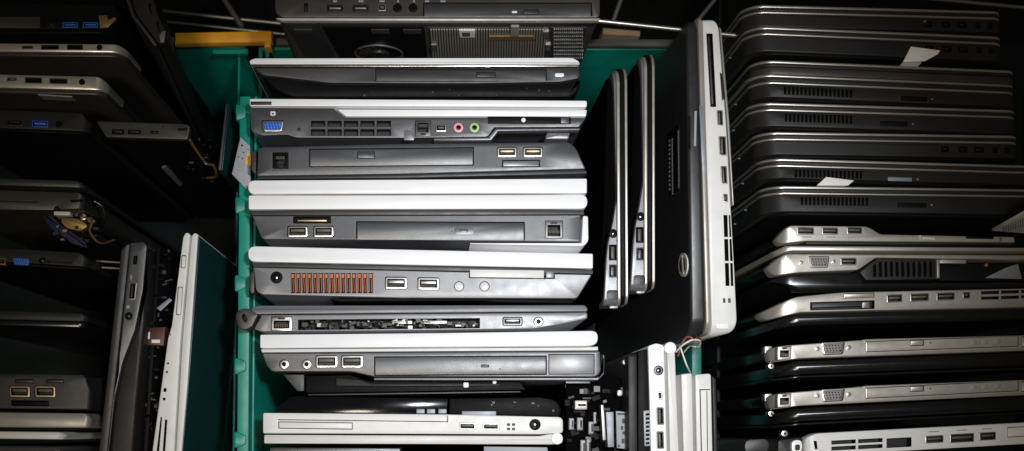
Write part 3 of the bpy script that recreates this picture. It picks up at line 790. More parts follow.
for k in range(12): t.stick('print_line', pl, [(668.8, 140+k*4.4), (670.2, 139.4+k*4.4), (670.3, 142+k*4.4), (669, 142.4+k*4.4)], 0.25, 'print_grey', st)
t.stick('scratch', pl, [(694.0, 112), (694.8, 111), (694.0, 146), (693.4, 146)], 0.1, 'print_grey')
t.build()

# --- silver laptop at the bottom, standing crosswise
t = T('black and white crosswise laptop at the bottom edge with a round hinge pin', (652, 400), vert=True, s_=0.03)
t.body('lid', [(628, 353), (637, 352), (637.5, 470), (629, 470)], 'dark_plastic', ends=(6, 0), bev=0.8, r=[2, 1, 0, 0])
c = t.body('back_case', [(638, 351), (647.4, 349), (650.6, 470), (638.5, 470)], 'black_plastic', bev=0.6)
b = t.body('base', [(648.0, 346), (656, 343.2), (664, 345), (667.6, 470), (651.4, 470)], 'white_paint', r=[2, 2, 3, 0, 0], bev=0.7)
t.jack(b, 658.5, 370.4, 4.6, 'charcoal', 'metal', 'power_jack', 0.6)
t.dark_port(b, 659.6, 395.6, 5.4, 8, 'firewire_port', 'metal', 'tongue')
for y in (416, 440): t.dark_port(b, 660.2, y, 7.2, 17.5, 'usb_port', 'charcoal', 'tongue')
v = t.body('vent_strip', [(643.4, 411), (649.8, 410), (651, 446), (644.6, 446)], 'sticker_silver', dz=0.3, depth=8, bev=0.2)
for k in range(8): v.hole([(645.6, 413.4+k*4.1), (649.4, 413.0+k*4.1), (649.5, 415.4+k*4.1), (645.7, 415.8+k*4.1)], 5*MM)
t.body('screen_edge', [(667, 352), (675, 351), (679.6, 470), (670.4, 470)], 'cream_paint', r=[1, 3, 0, 0], bev=0.9)
t.piece('hinge_pin', t.circ(670.4, 348, 6.2), 'white_paint', 1.4*MM, 14*MM, bev=0.7)
t.build()
t = T('short pair of plain silver laptop edges at the bottom, right of the round hinge pin', (697, 410), vert=True, s_=0.01)
t.body('lid', [(681, 374), (692.0, 373), (694.0, 470), (684, 470)], 'cream_paint', r=[2, 2, 0, 0], bev=0.9)
b = t.body('base', [(695, 374.5), (711, 373.4), (713, 470), (697, 470)], 'cream_paint', r=[2, 3, 0, 0], bev=0.9)
b.hole([(699.4, 389.2), (712, 389.0), (712, 390.0), (700.6, 390.4), (702.2, 460), (701, 460)], 1*MM)
t.groove(b, 707.2, 425, 0.9, 68)
t.body('back_case', [(712.4, 376), (716, 380), (718, 470), (714.4, 470)], 'dark_plastic', dz=-1, bev=0.6)
t.build()

# --- cables by the hinge pin
for k, (pts, m, lab) in enumerate((
    ([(676, 352, 2), (683, 345, 9), (692, 340, 10), (700, 341, 6), (698, 347, -2), (690, 346, -8), (684, 352, -20)], 'cable_white', 'thin white wire looped below the large white-edged laptop'),
    ([(678, 356, 0), (684, 340, 6), (690, 337, 9), (697, 343, 9), (701, 340, 2), (694, 335, -15)], 'cable_red', 'thin red wire curled beside the white wire loop'),
    ([(680, 346, 4), (683, 355, 4), (687, 366, 2), (690, 372, -10)], 'cable_white', 'straight white wire end hanging below the wire loop'))):
    o = tube('wire', [P(x, y, z*MM) for x, y, z in pts], 0.65*MM, m)
    tag(o, lab, 'wire', 'loose wires by the hinge pin')

# --- dismantled board in the gap at the bottom
t = Thing('circuit_board', 'dismantled dark circuit board with sockets and chips left of the crosswise bottom laptop', 'circuit board', (595, 420), z=-0.02, H=0.29)
b = t.body('board', [(566, 378), (627, 378), (628, 470), (566, 470)], 'matte_black', dz=-6, bev=0.3)
p = t.piece('socket', t.rc(581, 405, 12, 9, 1), 'dim_silver', -0.014, 12*MM, holes=[(t.rc(582, 405, 8, 2.4), 4*MM)])
for x, y, w, h in ((571.5, 424, 5, 12), (580, 424, 6, 13), (591, 428, 5, 13), (583, 447, 5, 14), (588.5, 447, 4, 16), (595, 418, 3, 12)):
    t.piece('chip', t.rc(x, y, w, h, 0.6), 'charcoal', -0.018, 8*MM, holes=[(t.rc(x+1, y, w*0.3, h*0.6), 2*MM)])
t.piece('bracket', [(601, 405), (603.5, 405), (606, 440), (603, 440)], 'solder', -0.012, 14*MM)
lb = t.piece('memory_module', [(606, 412), (613.5, 412), (614, 447), (608, 447)], 'sticker_silver', -0.012, 14*MM)
lb = t.piece('label', [(616, 411), (625, 412), (626.5, 449), (617, 448)], 'label_grey', -0.014, 3*MM)
for x, y, w, h in ((621, 414, 8, 2), (623.5, 421, 3, 5), (622, 428, 2.5, 4), (624, 433, 3.5, 3), (623, 441, 3, 5), (619, 446, 2, 3)): t.piece('print', t.rc(x, y, w, h, 0.8), 'print_dark', -0.0139, 0.2*MM, lb)
t.piece('battery_cell', t.rc(620, 393, 5, 6, 2), 'solder', -0.012, 8*MM)
t.piece('screw', t.circ(625.5, 362, 3, 8), 'solder', -0.014, 8*MM)
t.piece('plate', t.rc(578, 381.6, 24, 3.2), 'sticker_silver', -0.012, 4*MM)
t.parts_scatter('board_components', 566, 385, 627, 452, 60, -8, -2, ['black_plastic', 'chip', 'black_plastic', 'black_plastic', 'dark_plastic', 'black_plastic', 'dark_plastic'], 2, 9, 8)
t.build()

# --- sticker sheet beside the stack
t = Thing('warning_label', 'white printed sticker with small icons and a yellow block', 'label', (241, 160), z=-0.0195, H=0.06)
b = t.body('sheet', [(240.5, 137), (250, 146), (250.6, 186), (246, 189), (232, 174)], 'label_grey', depth=0.9, bev=0.1)
t.piece('yellow_block', [(247.0, 153), (251, 155), (250.6, 166), (245.6, 163.5)], 'yellow', -0.0195+0.1*MM, 0.2*MM)
for x, y, r in ((242, 145.5, 2.4), (243.5, 152.5, 1.5), (248, 149.5, 1.2), (238.5, 157, 1.4), (242.6, 158.5, 1.5)): t.piece('icon', t.circ(x, y, r, 10), 'print_grey', -0.0195+0.1*MM, 0.2*MM, holes=[(t.circ(x, y, r*0.5, 8), 0.05*MM)])
for k in range(3): t.piece('print_line', [(236+k*0.2, 164+k*2.4), (243.5, 167+k*2.4), (243.4, 167.7+k*2.4), (236, 164.8+k*2.4)], 'print_grey', -0.0195+0.1*MM, 0.2*MM)
t.build()

# ================================================================== RIGHT COLUMN
GR = 'laptops standing on edge in the right crate'
def R_(label, ref, **k): return Thing('laptop', label, 'laptop', ref, group=GR, **k)
def two_line(label, xl, xr, yl, yr, th=15, vent=None, slot=None, gap=4.2, mb='dark_plastic', extra=None):
    """black laptop whose lid and base each end in a thin bright trim line"""
    s = (yr-yl)/220.0
    Y = lambda x, d: yl+(x-790)*s+d
    t = R_(label, ((xl+xr)/2, Y(900, 8)), s_=s)
    st = lambda a, c, d0, d1: [(a, Y(a, d0)), (c, Y(c, d0)), (c, Y(c, d1)), (a, Y(a, d1))]
    E = (26, 14)
    t.body('lid_trim', st(xl, xr, -1.1, 1.3), 'trim', ends=E, bev=0.45)
    t.body('lid', st(xl+0.6, xr, 1.6, gap+0.4), 'dark_plastic', ends=E, dz=-0.7, bev=0.4)
    d = gap+0.8
    if extra:                       # a second, thicker pair of lines above the base
        t.body('palm_rest', st(xl+2, xr, d+0.3, d+7.6), 'brown_grey', ends=E, dz=-0.9, bev=0.6)
        t.body('palm_trim', st(xl-2, xr, d+8, d+10.2), 'trim', ends=E, bev=0.5)
        t.body('hinge_strip', st(xl, xr, d+10.6, d+14.6), 'dark_plastic', ends=E, dz=-0.7, bev=0.4)
        d += 15
    t.body('base_trim', st(xl, xr, d, d+2.0), 'trim', ends=E, bev=0.45)
    b = t.body('base', st(xl+0.6, xr, d+2.4, d+2.4+th), mb, ends=(26, 14), dz=-0.4, bev=0.8)
    t.body('underside', [(xl+8, Y(xl+8, d+3+th)), (xr, Y(xr, d+3+th)), (xr, Y(xr, d+6+th)), (xl+8, Y(xl+8, d+6+th))], 'black_plastic', ends=(28, 14), dz=-4, bev=1.5)
    yb = lambda x, dy: Y(x, d+2.4+dy)
    if vent:
        v0, v1 = vent
        n = 17; cw = (v1-v0)/n
        for i in range(n):
            x = v0+cw*(i+0.5); b.hole(t.rc(x, yb(x, 6.3), cw*0.55, 8.2), 8*MM)
    if slot:
        x, w, m = slot
        b.hole(t.rc(x, yb(x, 9.0), w+1.2, 4.8), 3*MM)
        t.piece('card_slot', t.rc(x, yb(x, 9.0), w, 3.8), m, b.z-0.3*MM, 2*MM)
        t.piece('indicator_light', t.circ(x+w*0.5+6, yb(x+w*0.5+6, 8.4), 1.1, 8), 'solder', b.z+0.1*MM, 0.4*MM)
    else:
        for k, (x, w) in enumerate(((928, 8), (946, 9), (962, 10), (978, 5), (990, 5))):
            x += xr-1004
            t.dark_port(b, x, yb(x, 6.5), w, 6, ('usb_port', 'hdmi_port', 'audio_jack')[k % 3] if k < 3 else 'audio_jack', 'black_plastic', 'dark_plastic')
    # hinge hardware on the end that faces the gap
    for k in range(2):
        q = P(xl+5, Y(xl, d+6+7*k), 0)
        t.late.append(lambda q=q, k=k: link('hinge_screw', (lambda bm: (bmesh.ops.create_cone(bm, cap_ends=True, segments=10, radius1=.0014, radius2=.001, depth=.002,
            matrix=Matrix.Translation(Vector((q.x-.0058, q.y, -.045-.03*k))-t.e.location) @ Matrix.Rotation(-math.pi/2, 4, 'Y')), finish_mesh(bm, 'hinge_screw'))[1])(bmesh.new()), 'slate', t.e))
    return t, b, yb
t, b, yb = two_line('black laptop farthest up in the right crate, a red light on its edge', 745, 1004, 6.5, 12.6, 13, None, None)
t.piece('indicator_light', t.circ(925, 21.4, 1.3, 8), 'cable_red', 0.3*MM, 0.6*MM); t.build()
t, b, yb = two_line('black laptop second from the top of the right crate, behind the upper white paper tag', 748, 1005, 28.4, 38.0, 16, None, None); t.build()
t, b, yb = two_line('black laptop with four close trim lines and a vent, below the upper paper tag', 754, 1018, 62, 71.5, 13, (783, 853), (914, 25, 'black_plastic'), extra=True); t.build()
t, b, yb = two_line('black vented laptop fourth in the right crate, under the four-line one', 752, 1019, 104, 111, 15, (784, 853), (894, 26, 'black_plastic')); t.build()
t, b, yb = two_line('black laptop without a vent between two vented ones in the right crate', 758, 1021, 133, 136.6, 14, None, None); t.build()
t, b, yb = two_line('black vented laptop with a bright card slot above the lower paper tag', 762, 1060, 159.6, 166, 11, (794, 863), (900, 24, 'sticker_silver')); t.build()
t, b, yb = two_line('black vented laptop with the barcode sticker just above the silver laptops', 765, 1060, 187, 190, 17, (800, 869), (912, 28, 'black_plastic'))
pl = t.plane((800, 221.5), (1050, 225.0), 0.8)
lb = t.stick('barcode_label', pl, [(992, 230.5), (1026, 212), (1052, 206), (1052, 222), (1024, 233)], 0.2, 'paper')
for k in range(11): t.stick('bar', pl, [(1003+k*2.4, 226.5-k*1.05), (1004.2+k*2.4, 226-k*1.05), (1004.4+k*2.4, 231-k*0.6), (1003.2+k*2.4, 231.5-k*0.6)], 0.3, 'print_grey', lb)
t.build()

for pts, lab in (([(911, 46.5), (940, 50.5), (938, 54), (925, 61), (903, 62)], 'white paper tag stuck out at the upper right between black laptops'),
                 ([(826, 177), (854, 180.5), (848, 185.5), (817, 185.5)], 'white paper tag stuck out above the laptop with the barcode sticker')):
    t = Thing('paper_tag', lab, 'paper tag', pts[0], z=0.002, H=0.03, group='white paper tags in the right crate', lean=(0.05, -0.1))
    t.body('sheet', pts, 'paper', depth=0.5, bev=0.05)
    t.body('fold', [(pts[-1][0]+1, pts[-1][1]-1.5), (pts[-2][0]-1, pts[-2][1]-1.5), (pts[-2][0]-1.4, pts[-2][1]-0.9), (pts[-1][0]+1, pts[-1][1]-0.9)], 'paper', dz=-0.6, depth=26, bev=0.05)
    t.build()

def gloss_lid(t, pts, bev=3.0, dz=-1.5, ends=(24, 0), name='lid', **k):
    t.body(name, pts, 'gloss_black', bev=bev, dz=dz, ends=ends, steps=6, **k)
# --- silver laptop with stepped port panel
t = R_('silver laptop with three ports at left and a narrow lettered edge running right', (900, 238), s_=0.018)
b = t.body('base', [(778, 238), (788, 225.5), (866, 226.4), (872, 229), (880, 234.4), (1014, 237), (1015, 242.4), (806, 241.0), (782, 243)], 'silver_paint', r=[2, 5, 3, 2, 3, 1, 1, 0, 2], ends=(16, 0), bev=0.6)
t.dark_port(b, 805.5, 231, 17, 7.5, 'hdmi_port', 'metal', 'tongue'); t.dark_port(b, 830, 231, 16, 7, 'usb_port', 'metal', 'tongue'); t.dark_port(b, 854.5, 230.6, 15, 7, 'usb_port', 'metal', 'tongue')
t.shell(b, 15)
for x in (807, 831, 855): t.decal(t.rc(x, 237, 9, 1.2), 'print_grey')
t.piece('volume_rocker', t.rc(980, 237.6, 28, 2.6, 1), 'black_plastic', 0.3*MM, 2*MM)
t.piece('release_button', t.circ(1000, 239, 2.2, 10), 'solder', 0.4*MM, 2*MM)
def lettering():
    cu = bpy.data.curves.new('lettering', 'FONT'); cu.body = 'Twows'; cu.size = 0.0042; cu.extrude = 0.00005
    ob = bpy.data.objects.new('tmp', cu); COL.objects.link(ob); dg = bpy.context.evaluated_depsgraph_get()
    me = bpy.data.meshes.new_from_object(ob.evaluated_get(dg)); bpy.data.objects.remove(ob)
    q = P(918.5, 239.4, 0.0003)-t.e.location
    me.transform(Matrix.Translation(q) @ Matrix.Rotation(-0.018, 4, 'Z'))
    link('lettering', me, 'paper', t.e)
t.late.append(lettering)
t.body('seam', [(806, 242.0), (1014, 243.4), (1014, 245.0), (806, 244.0)], 'port_black', dz=-1.5, bev=0.2)
t.body('lid', [(776, 250), (786, 245.6), (1060, 248.0), (1060, 251.4), (790, 250.6), (778, 254)], 'silver_paint', ends=(22, 0), dz=-0.6, bev=0.8)
t.build()
# --- silver laptop with fan grille
t = R_('silver laptop with a black ribbed fan grille and an empty drive bay', (900, 266), s_=0.006)
b = t.body('base', [(770, 266), (784, 254), (1060, 255.4), (1060, 260), (938, 258.6), (876, 257.6), (858, 270), (800, 272.4), (776, 275)], 'silver_paint', r=[3, 5, 0, 0, 1, 2, 2, 2, 3], ends=(20, 0), bev=0.6)
t.vga(b, 819, 262, 20, 11, 'vga_grey', 'dim_silver'); t.dark_port(b, 848.5, 261.5, 16, 7.5, 'usb_port', 'metal', 'tongue')
for x, y in ((801.5, 262.4), (834, 261.4)): t.screwpost(x, y, 2.0)
t.decal(t.rc(847, 255.6, 6, 1), 'print_grey'); t.shell(b, 18)
g = t.body('fan_grille', [(860, 272), (877, 258.6), (936, 259.4), (936, 279.5), (866, 280)], 'dark_plastic', bev=0.5)
for k in range(11): g.hole(roundpoly([(873+k*5.6, 262+(3 if k == 0 else 0)), (876.0+k*5.6, 261.4+(2 if k == 0 else 0)), (876.4+k*5.6, 276.6), (873.4+k*5.6, 277.2)], 1.2), 9*MM)
t.body('divider', [(936.8, 259.4), (939.4, 259.4), (939.8, 278), (937.4, 278)], 'silver_paint', bev=0.3)
t.piece('plate', [(940, 259.6), (966, 260.0), (966, 263.4), (940, 263.0)], 'silver_paint', 0.1*MM, 4*MM)
t.body('bay_shell', [(940, 264), (1060, 262.4), (1060, 281), (940, 280.6)], 'black_plastic', dz=-11, bev=0.4)
t.piece('bay_label', [(985, 278), (1006, 267.6), (1018, 264), (1022, 279)], 'sticker_silver', -10.6*MM, 0.5*MM)
t.piece('bay_screw', t.circ(986.6, 265.0, 1.6, 8), 'copper', -9*MM, 3*MM)
gloss_lid(t, [(772, 279), (796, 274), (858, 272.6), (864, 281.6), (1060, 282.6), (1060, 288), (880, 287.4), (800, 290)], 2.0)
t.build()
# --- silver laptop with long card slot
s = -0.033
t = R_('silver laptop with a wide black card slot and a row of four ports', (910, 302), s_=s)
b = t.body('base', [(764, 312), (794, 297), (842, 292.4), (1060, 287.6), (1060, 306.4), (876, 310.4), (800, 312.4), (770, 319)], 'silver_paint', r=[4, 8, 2, 0, 0, 0, 2, 4], ends=(32, 0), bev=0.7)
b.hole([(810, 302.2), (874.6, 300.2), (874.6, 309.0), (810, 310.6)], 6*MM)
t.piece('card_guard', [(812, 304), (872, 301.6), (872, 305.6), (812, 307.6)], 'slate', -0.5*MM, 4*MM)
t.piece('card_latch', t.rc(866, 305, 7, 6, 1), 'solder', -0.2*MM, 4*MM)
t.bay(b, 844, 293.6, 874, 297.6, 'silver_paint', 'flap', gap=0.5, depth=3)
for x, y, w, h, n in ((894.5, 298.4, 15.5, 8, 'usb_port'), (919.5, 297.4, 18.5, 8, 'usb_port'), (945.6, 296.4, 18, 7.5, 'hdmi_port'), (966.4, 295.4, 7.5, 6.5, 'firewire_port')): t.dark_port(b, x, y, w, h, n, 'metal', 'tongue')
t.shell(b, 27)
for x in (896, 921, 946, 967): t.decal(t.rc(x, 304.4-(x-896)*0.033, 6, 1.2), 'print_grey')
for i in range(4):
    for j in range(2): b.hole(t.rc(990+i*20, 292.6-i*0.66+j*5.4, 18, 3.2), 8*MM)
gloss_lid(t, [(774, 321), (798, 314), (1060, 308), (1060, 319), (800, 325), (778, 328)], 3.2, ends=(30, 0))
t.build()
# --- twin silver laptops with VGA and drive
def twin(label, dy, s):
    t = R_(label, (910, 350+dy), s_=s)
    Y = lambda x, d: 345.4+dy+(x-790)*s+d
    b = t.body('base', [(772, Y(772, 3)), (780, Y(780, 0)), (862, Y(862, -2.6)), (865, Y(865, -3.4)), (1060, Y(1060, -0.8)), (1060, Y(1060, 14.2)), (800, Y(800, 13.4)), (774, Y(774, 16))], 'silver_paint', r=[3, 4, 1, 1, 0, 0, 3, 4], ends=(24, 0), bev=0.7)
    t.shell(b, 20)
    t.rj45(b, 784.5, Y(784.5, 7.4), 13, 12.5, 'silver_paint', 'ethernet_port', -1)
    t.vga(b, 833, Y(833, 4.4), 23, 12, 'vga_grey', 'metal')
    for x in (817.5, 849): t.screwpost(x, Y(x, 4.4), 2.5)
    t.bay(b, 866, Y(866+76, -0.6)-0.0, 1018, Y(866+76, 9.2), 'silver_paint', eject=(917, Y(917, 2.4), 13, 5), led=(930.5, Y(930.5, 2.8)), gap=0.6)
    t.bay(b, 1022, Y(1035, 0.8), 1048, Y(1035, 9.8), 'dim_silver', 'card_slot', gap=0.6)
    for x in (974, 985, 998): t.decal(t.rc(x, Y(x, 4.0), 6, 5, 1), 'dim_silver', z=0.0)
    gloss_lid(t, [(778, Y(778, 21)), (798, Y(798, 16)), (1060, Y(1060, 16)), (1060, Y(1060, 29.5)), (800, Y(800, 29)), (780, Y(780, 31))], 4.0, ends=(26, 0))
    t.body('screen_shell', [(776, Y(776, 32)), (800, Y(800, 30.5)), (1060, Y(1060, 30.5)), (1060, Y(1060, 33)), (800, Y(800, 33)), (778, Y(778, 35))], 'gloss_black', dz=-7, ends=(26, 0), bev=1)
    t.piece('hinge_bracket', t.rc(768.5, Y(768.5, 3.5), 7, 7, 0.8), 'solder', -16*MM, 8*MM)
    t.piece('hinge_screw', t.circ(771.5, Y(771.5, 20), 3.0, 8), 'metal', -18*MM, 8*MM, holes=[(t.circ(771.5, Y(771.5, 20), 1.2, 6), 2*MM)])
    t.build()
twin('upper of the two matching silver laptops with VGA ports and long drives', 0, -0.038)
twin('lower of the two matching silver laptops with VGA ports and long drives', 47.4, -0.050)
# --- lowest silver laptop
s = -0.053
t = R_('silver laptop at the bottom right corner with vent slots and three ports', (920, 445), s_=s)
b = t.body('base', [(806, 438), (816, 433.4), (1060, 420.6), (1060, 442), (815, 456), (806, 458)], 'cream_paint', r=[3, 4, 0, 0, 2, 2], ends=(10, 0), bev=0.7)
for i in range(2):
    for j in range(2): b.hole(t.rc(843.5+i*26.8, 442.0-i*1.4+j*6, 24.4, 4), 8*MM)
b.hole(t.rc(899, 442.6, 25, 9.6), 8*MM)
b.hole([(813.4, 441), (816.6, 440.8), (817.6, 449), (815, 449.4)], 6*MM)
for x, y, w, h, n in ((934.4, 439.2, 18, 7.5, 'hdmi_port'), (962, 438, 24, 8.8, 'display_port'), (987.6, 436.2, 16.5, 8, 'usb_port')): t.dark_port(b, x, y, w, h, n, 'metal', 'tongue')
t.shell(b, 12)
for x in (934, 962, 987): t.decal(t.rc(x, 431.6-(x-934)*0.053, 10, 1.2), 'print_grey')
t.bay(b, 1008, 427.0, 1040, 436.0, 'cream_paint', 'card_slot', gap=0.7)
t.piece('end_cap', t.rc(797, 446.5, 10, 13, 5), 'led', -4*MM, 6*MM, holes=[(t.rc(797.5, 447.5, 5, 6, 2), 2*MM)])
t.body('side_case', [(778, 440), (803, 437), (803, 470), (778, 470)], 'dark_plastic', dz=-8, r=3, bev=1)
t.piece('oval_foot', t.rc(757, 446, 24, 13, 6), 'slate', -30*MM, 250*MM)
t.piece('hinge_screw', t.circ(785, 433.6, 3.4, 8), 'metal', -9*MM, 6*MM, holes=[(t.circ(785, 433.6, 1.4, 6), 2*MM)])
t.build()

# ================================================================== LEFT COLUMN
GL = 'laptops standing on edge in the left crate'
def L_(label, ref, **k): return Thing('laptop', label, 'laptop', ref, group=GL, **k)
t = L_('black laptop edge at the very top left corner of the picture', (40, -12))
t.body('lid', [(-60, -22), (118, -20), (119, -15), (-60, -17)], 'dark_plastic', bev=0.8, ends=(0, 16))
t.body('base', [(-60, -16), (119, -14), (121, -2), (-60, -1)], 'black_plastic', bev=1.0, ends=(0, 16)); t.build()
t = L_('black laptop with two blue USB ports and a tan bracket at the top left', (50, 18))
b = t.body('base', [(-60, 3), (112, 4), (119, 10), (118, 16), (110, 28.5), (-60, 30)], 'black_plastic', ends=(0, 12), bev=0.9)
t.bay(b, -30, 16.4, 40, 27.6, 'brown_grey', 'metal_plate', gap=0.8, dz=-0.6)
for x in (70, 90.4): t.dark_port(b, x, 25.0, 15.5, 6, 'usb_port', 'usb_blue', 'usb_blue')
t.dark_port(b, 51, 25, 9, 5, 'port', 'dark_plastic', 'slate')
t.piece('bracket', [(98.6, 15.6), (107, 15.4), (108, 20), (115, 17), (116, 18.4), (108, 27), (100, 28)], 'brass', 0.5*MM, 3*MM)
t.body('lid', [(-60, 31), (112, 30), (112, 33), (-60, 34.5)], 'black_plastic', dz=-1, ends=(0, 20), bev=0.6); t.build()
t = L_('black laptop leaning at an angle between the left laptops and the orange handle', (155, 20), z=-0.005, lean=(-0.10, 0.0))
b = t.body('base', [(118, -40), (142, -40), (160, 20), (167, 31), (164, 44), (158, 43), (136, 14)], 'dark_plastic', r=[0, 0, 3, 3, 3, 3, 4], bev=1.0)
for x, y in ((150, 9), (158, 27)): b.hole([(x-2, y-5), (x+1, y-6), (x+3.4, y+4), (x+0.6, y+5)], 5*MM)
t.piece('end_cap', [(159.4, 36), (162, 31.5), (165.6, 31), (163.6, 42), (160.4, 42)], 'charcoal_light', -0.005+0.4*MM, 4*MM)
t.body('lid', [(112, -40), (117, -40), (135, 15), (157, 44), (155, 46.5), (132, 17)], 'slate', dz=-1.5, bev=0.6); t.build()

def leftlap(label, y0, y1, xr, m, dyl=-3, lid=None, lidm='brown_grey', ends=14, **k):
    """y0,y1 strip at x~80; the far end slopes by dyl"""
    s = -dyl/80
    t = L_(label, (30, (y0+y1)/2), s_=s, **k)
    Y = lambda x, y: y+(x-80)*s
    b = t.body('base', [(-60, Y(-60, y0)), (xr-7, Y(xr-7, y0)), (xr, y0+(y1-y0)*0.5), (xr-1, Y(xr, y1)), (-60, Y(-60, y1))], m, r=[0, 4, 3, 1, 0], ends=(0, ends), bev=0.8)
    if m == 'silver_paint': t.shell(b, 42, 'slate')
    if lid: t.body('lid', [(-60, Y(-60, y1+0.7)), (xr-2, Y(xr-2, y1+0.7)), (xr-3, Y(xr-3, y1+lid)), (-60, Y(-60, y1+lid))], lidm, ends=(0, ends+1), dz=-0.8, bev=0.6)
    return t, b, Y
t, b, Y = leftlap('silver edged laptop upper of the two bright ones at the top left', 43.6, 52.0, 126, 'silver_paint', -0.5, 4.5, 'brown_grey', 18)
for x, w, h in ((27.5, 11, 3), (50, 18, 5), (75, 16, 5.5)): t.dark_port(b, x, 47.4, w, h, 'usb_port', 'slate', 'black_plastic')
t.jack(b, 99.5, 47.6, 2.6, 'black_plastic'); t.build()
t, b, Y = leftlap('silver edged laptop lower of the two bright ones at the top left', 76.0, 89.4, 107, 'silver_paint', -1.8, 5, 'brown_grey', 14)
t.dark_port(b, 12, 79.6, 10, 4.4, 'usb_c_port', 'solder', 'tongue')
for x, y, w, h, n in ((33.5, 80.4, 17, 6, 'usb_port'), (58.5, 81.2, 18, 5.4, 'hdmi_port')): t.dark_port(b, x, y, w, h, n, 'slate', 'black_plastic')
t.jack(b, 82, 82, 2.8, 'black_plastic')
pl = t.plane((-60, 91.4), (104, 94.4), 0.6); t.stick('label', pl, [(38, 95), (72, 97), (76, 101), (44, 99.6)], 0.2, 'dim_silver'); t.build()
t, b, Y = leftlap('dark laptop with a blue USB port below the silver edged pair at left', 112.6, 131, 89, 'dark_plastic', -3, 3, 'black_plastic', 10)
t.dark_port(b, 40, 124, 16.5, 7, 'usb_port', 'usb_blue', 'vga_blue'); t.dark_port(b, 14.5, 122.6, 16, 6.5, 'usb_port', 'slate', 'dark_plastic'); t.jack(b, 59, 124.2, 3, 'black_plastic')
t.build()
t = L_('short grey laptop edge with three small ports reaching right from the left column', (148, 131), z=-0.012, s_=0.02)
b = t.body('base', [(96, 121), (186, 124), (190, 126), (187.6, 139.4), (106, 137.0)], 'brown_grey', r=[1, 1, 3, 3, 1], bev=0.6); t.shell(b, 6, 'black_plastic')
for x, w, h in ((118, 12.5, 5.5), (134.4, 13, 4.6), (154.5, 8, 3)): t.dark_port(b, x, 132+0.006*(x-118), w, h, 'usb_port', 'black_plastic', 'slate')
t.groove(b, 163, 126.4, 0.9, 3.0)
t.piece('corner_plate', [(176.6, 128.4), (188, 128.0), (187.6, 130.4), (178.5, 130.6)], 'black_plastic', b.z+0.2*MM, 1*MM)
pl = t.plane((106, 137), (187.6, 139.4), 0.2)
t.stick('sticker', pl, [(162, 168), (166, 167), (182.6, 184), (180, 186.4)], 0.3, 'sticker_silver')
t.late.append(lambda: tube('hinge_wire', [P(*q) for q in ((190, 140, -.015), (196, 150, -.03), (206, 163, -.05), (214, 166, -.06), (216, 176, -.07), (207, 178, -.08))], 1.0*MM, 'brass', t.e))
t.parts_scatter('hinge_bits', 188, 136, 216, 182, 16, -70, -30, ['solder', 'black_plastic', 'slate', 'black_plastic'], 2, 6, 11)
t.build()
t, b, Y = leftlap('dark laptop above the broken hinge tangle, its lower strip chipped at the right', 180.6, 187.6, 84, 'slate', -2.4, None, ends=8)
c = t.body('lower_case', [(-60, 188), (80, 192.6), (83.4, 197), (82, 208.4), (60, 209.4), (58, 206), (55, 206), (53, 210), (-60, 209)], 'brown_grey', r=[0, 3, 2, 1, 0, 0, 0, 0, 0], ends=(0, 6), bev=0.5)
t.groove(c, 8, 201.4, 60, 1.1, 2); t.piece('connector', t.rc(62, 213.4, 16, 3.6), 'tongue_white', -2*MM, 6*MM)
t.piece('port_cover', [(71, 199.6), (82, 199), (82, 202), (70, 202.4)], 'black_plastic', 0.2*MM, 1*MM); t.build()
t = Thing('hinge_tangle', 'broken brass hinge with wires and blue tape hanging off a left laptop', 'broken hinge', (75, 225), z=-0.02, H=0.2, group=None)
t.body('hinge_plate', [(56, 216), (80, 219), (88, 226), (80, 231), (66, 228)], 'brass', depth=5, bev=0.6, r=3)
t.body('blue_tape', [(36, 209), (48, 211), (60, 224), (84, 240), (88, 248), (72, 244), (50, 228)], 'blue_dark', dz=-4, depth=6, bev=1, r=3)
t.piece('screw', t.circ(83, 217, 3.2, 8), 'metal', -0.012, 8*MM)
t.late.append(lambda: tube('wire', [P(*q) for q in ((94, 201, -.012), (103, 208, -.015), (104, 222, -.02), (96, 232, -.03), (88, 234, -.04))], 1.1*MM, 'gloss_black', t.e))
t.late.append(lambda: tube('wire', [P(*q) for q in ((84, 217, -.01), (92, 222, -.015), (90, 232, -.02), (100, 243, -.03), (114, 240, -.05))], 0.8*MM, 'brass', t.e))
t.parts_scatter('bits', 56, 214, 98, 242, 22, -8, 2, ['black_plastic', 'solder', 'brass', 'dark_plastic', 'blue_dark'], 1.5, 6, 12)
t.build()
t, b, Y = leftlap('dark laptop with a blue port, round jack and thin slit halfway down the left', 252.6, 266.4, 88, 'dark_plastic', -5, 3, 'black_plastic', 9)
t.vga(b, 21, 261.6, 17, 6.6, 'vga_blue', 'usb_blue'); t.jack(b, 42.5, 260.8, 3.2, 'black_plastic', 'solder'); t.groove(b, 60, 262.6, 25, 2.0, 4); t.dark_port(b, 1, 261.2, 9, 7, 'port', 'brass', 'brass'); t.build()
t, b, Y = leftlap('plain dark laptop edge without ports above the two gold USB ports', 312.6, 321.4, 88, 'dark_plastic', -2, 6, 'gloss_black', 8); t.build()
t, b, Y = leftlap('dark grey laptop with two gold framed USB ports over a silver lid', 374.6, 409.6, 91, 'slate', -1, 0, ends=6)
for x in (19.5, 45): t.usb(b, x, 391.6, 20, 10.8, 'gold', 'tongue')
for x, w in ((24.5, 17), (55, 16)): t.bay(b, x-w/2, 379.6, x+w/2, 382.6, 'brown_grey', 'cover', gap=0.7, depth=3)
t.bay(b, 12, 401.2, 48, 405.4, 'black_plastic', 'card_slot', gap=0.8)
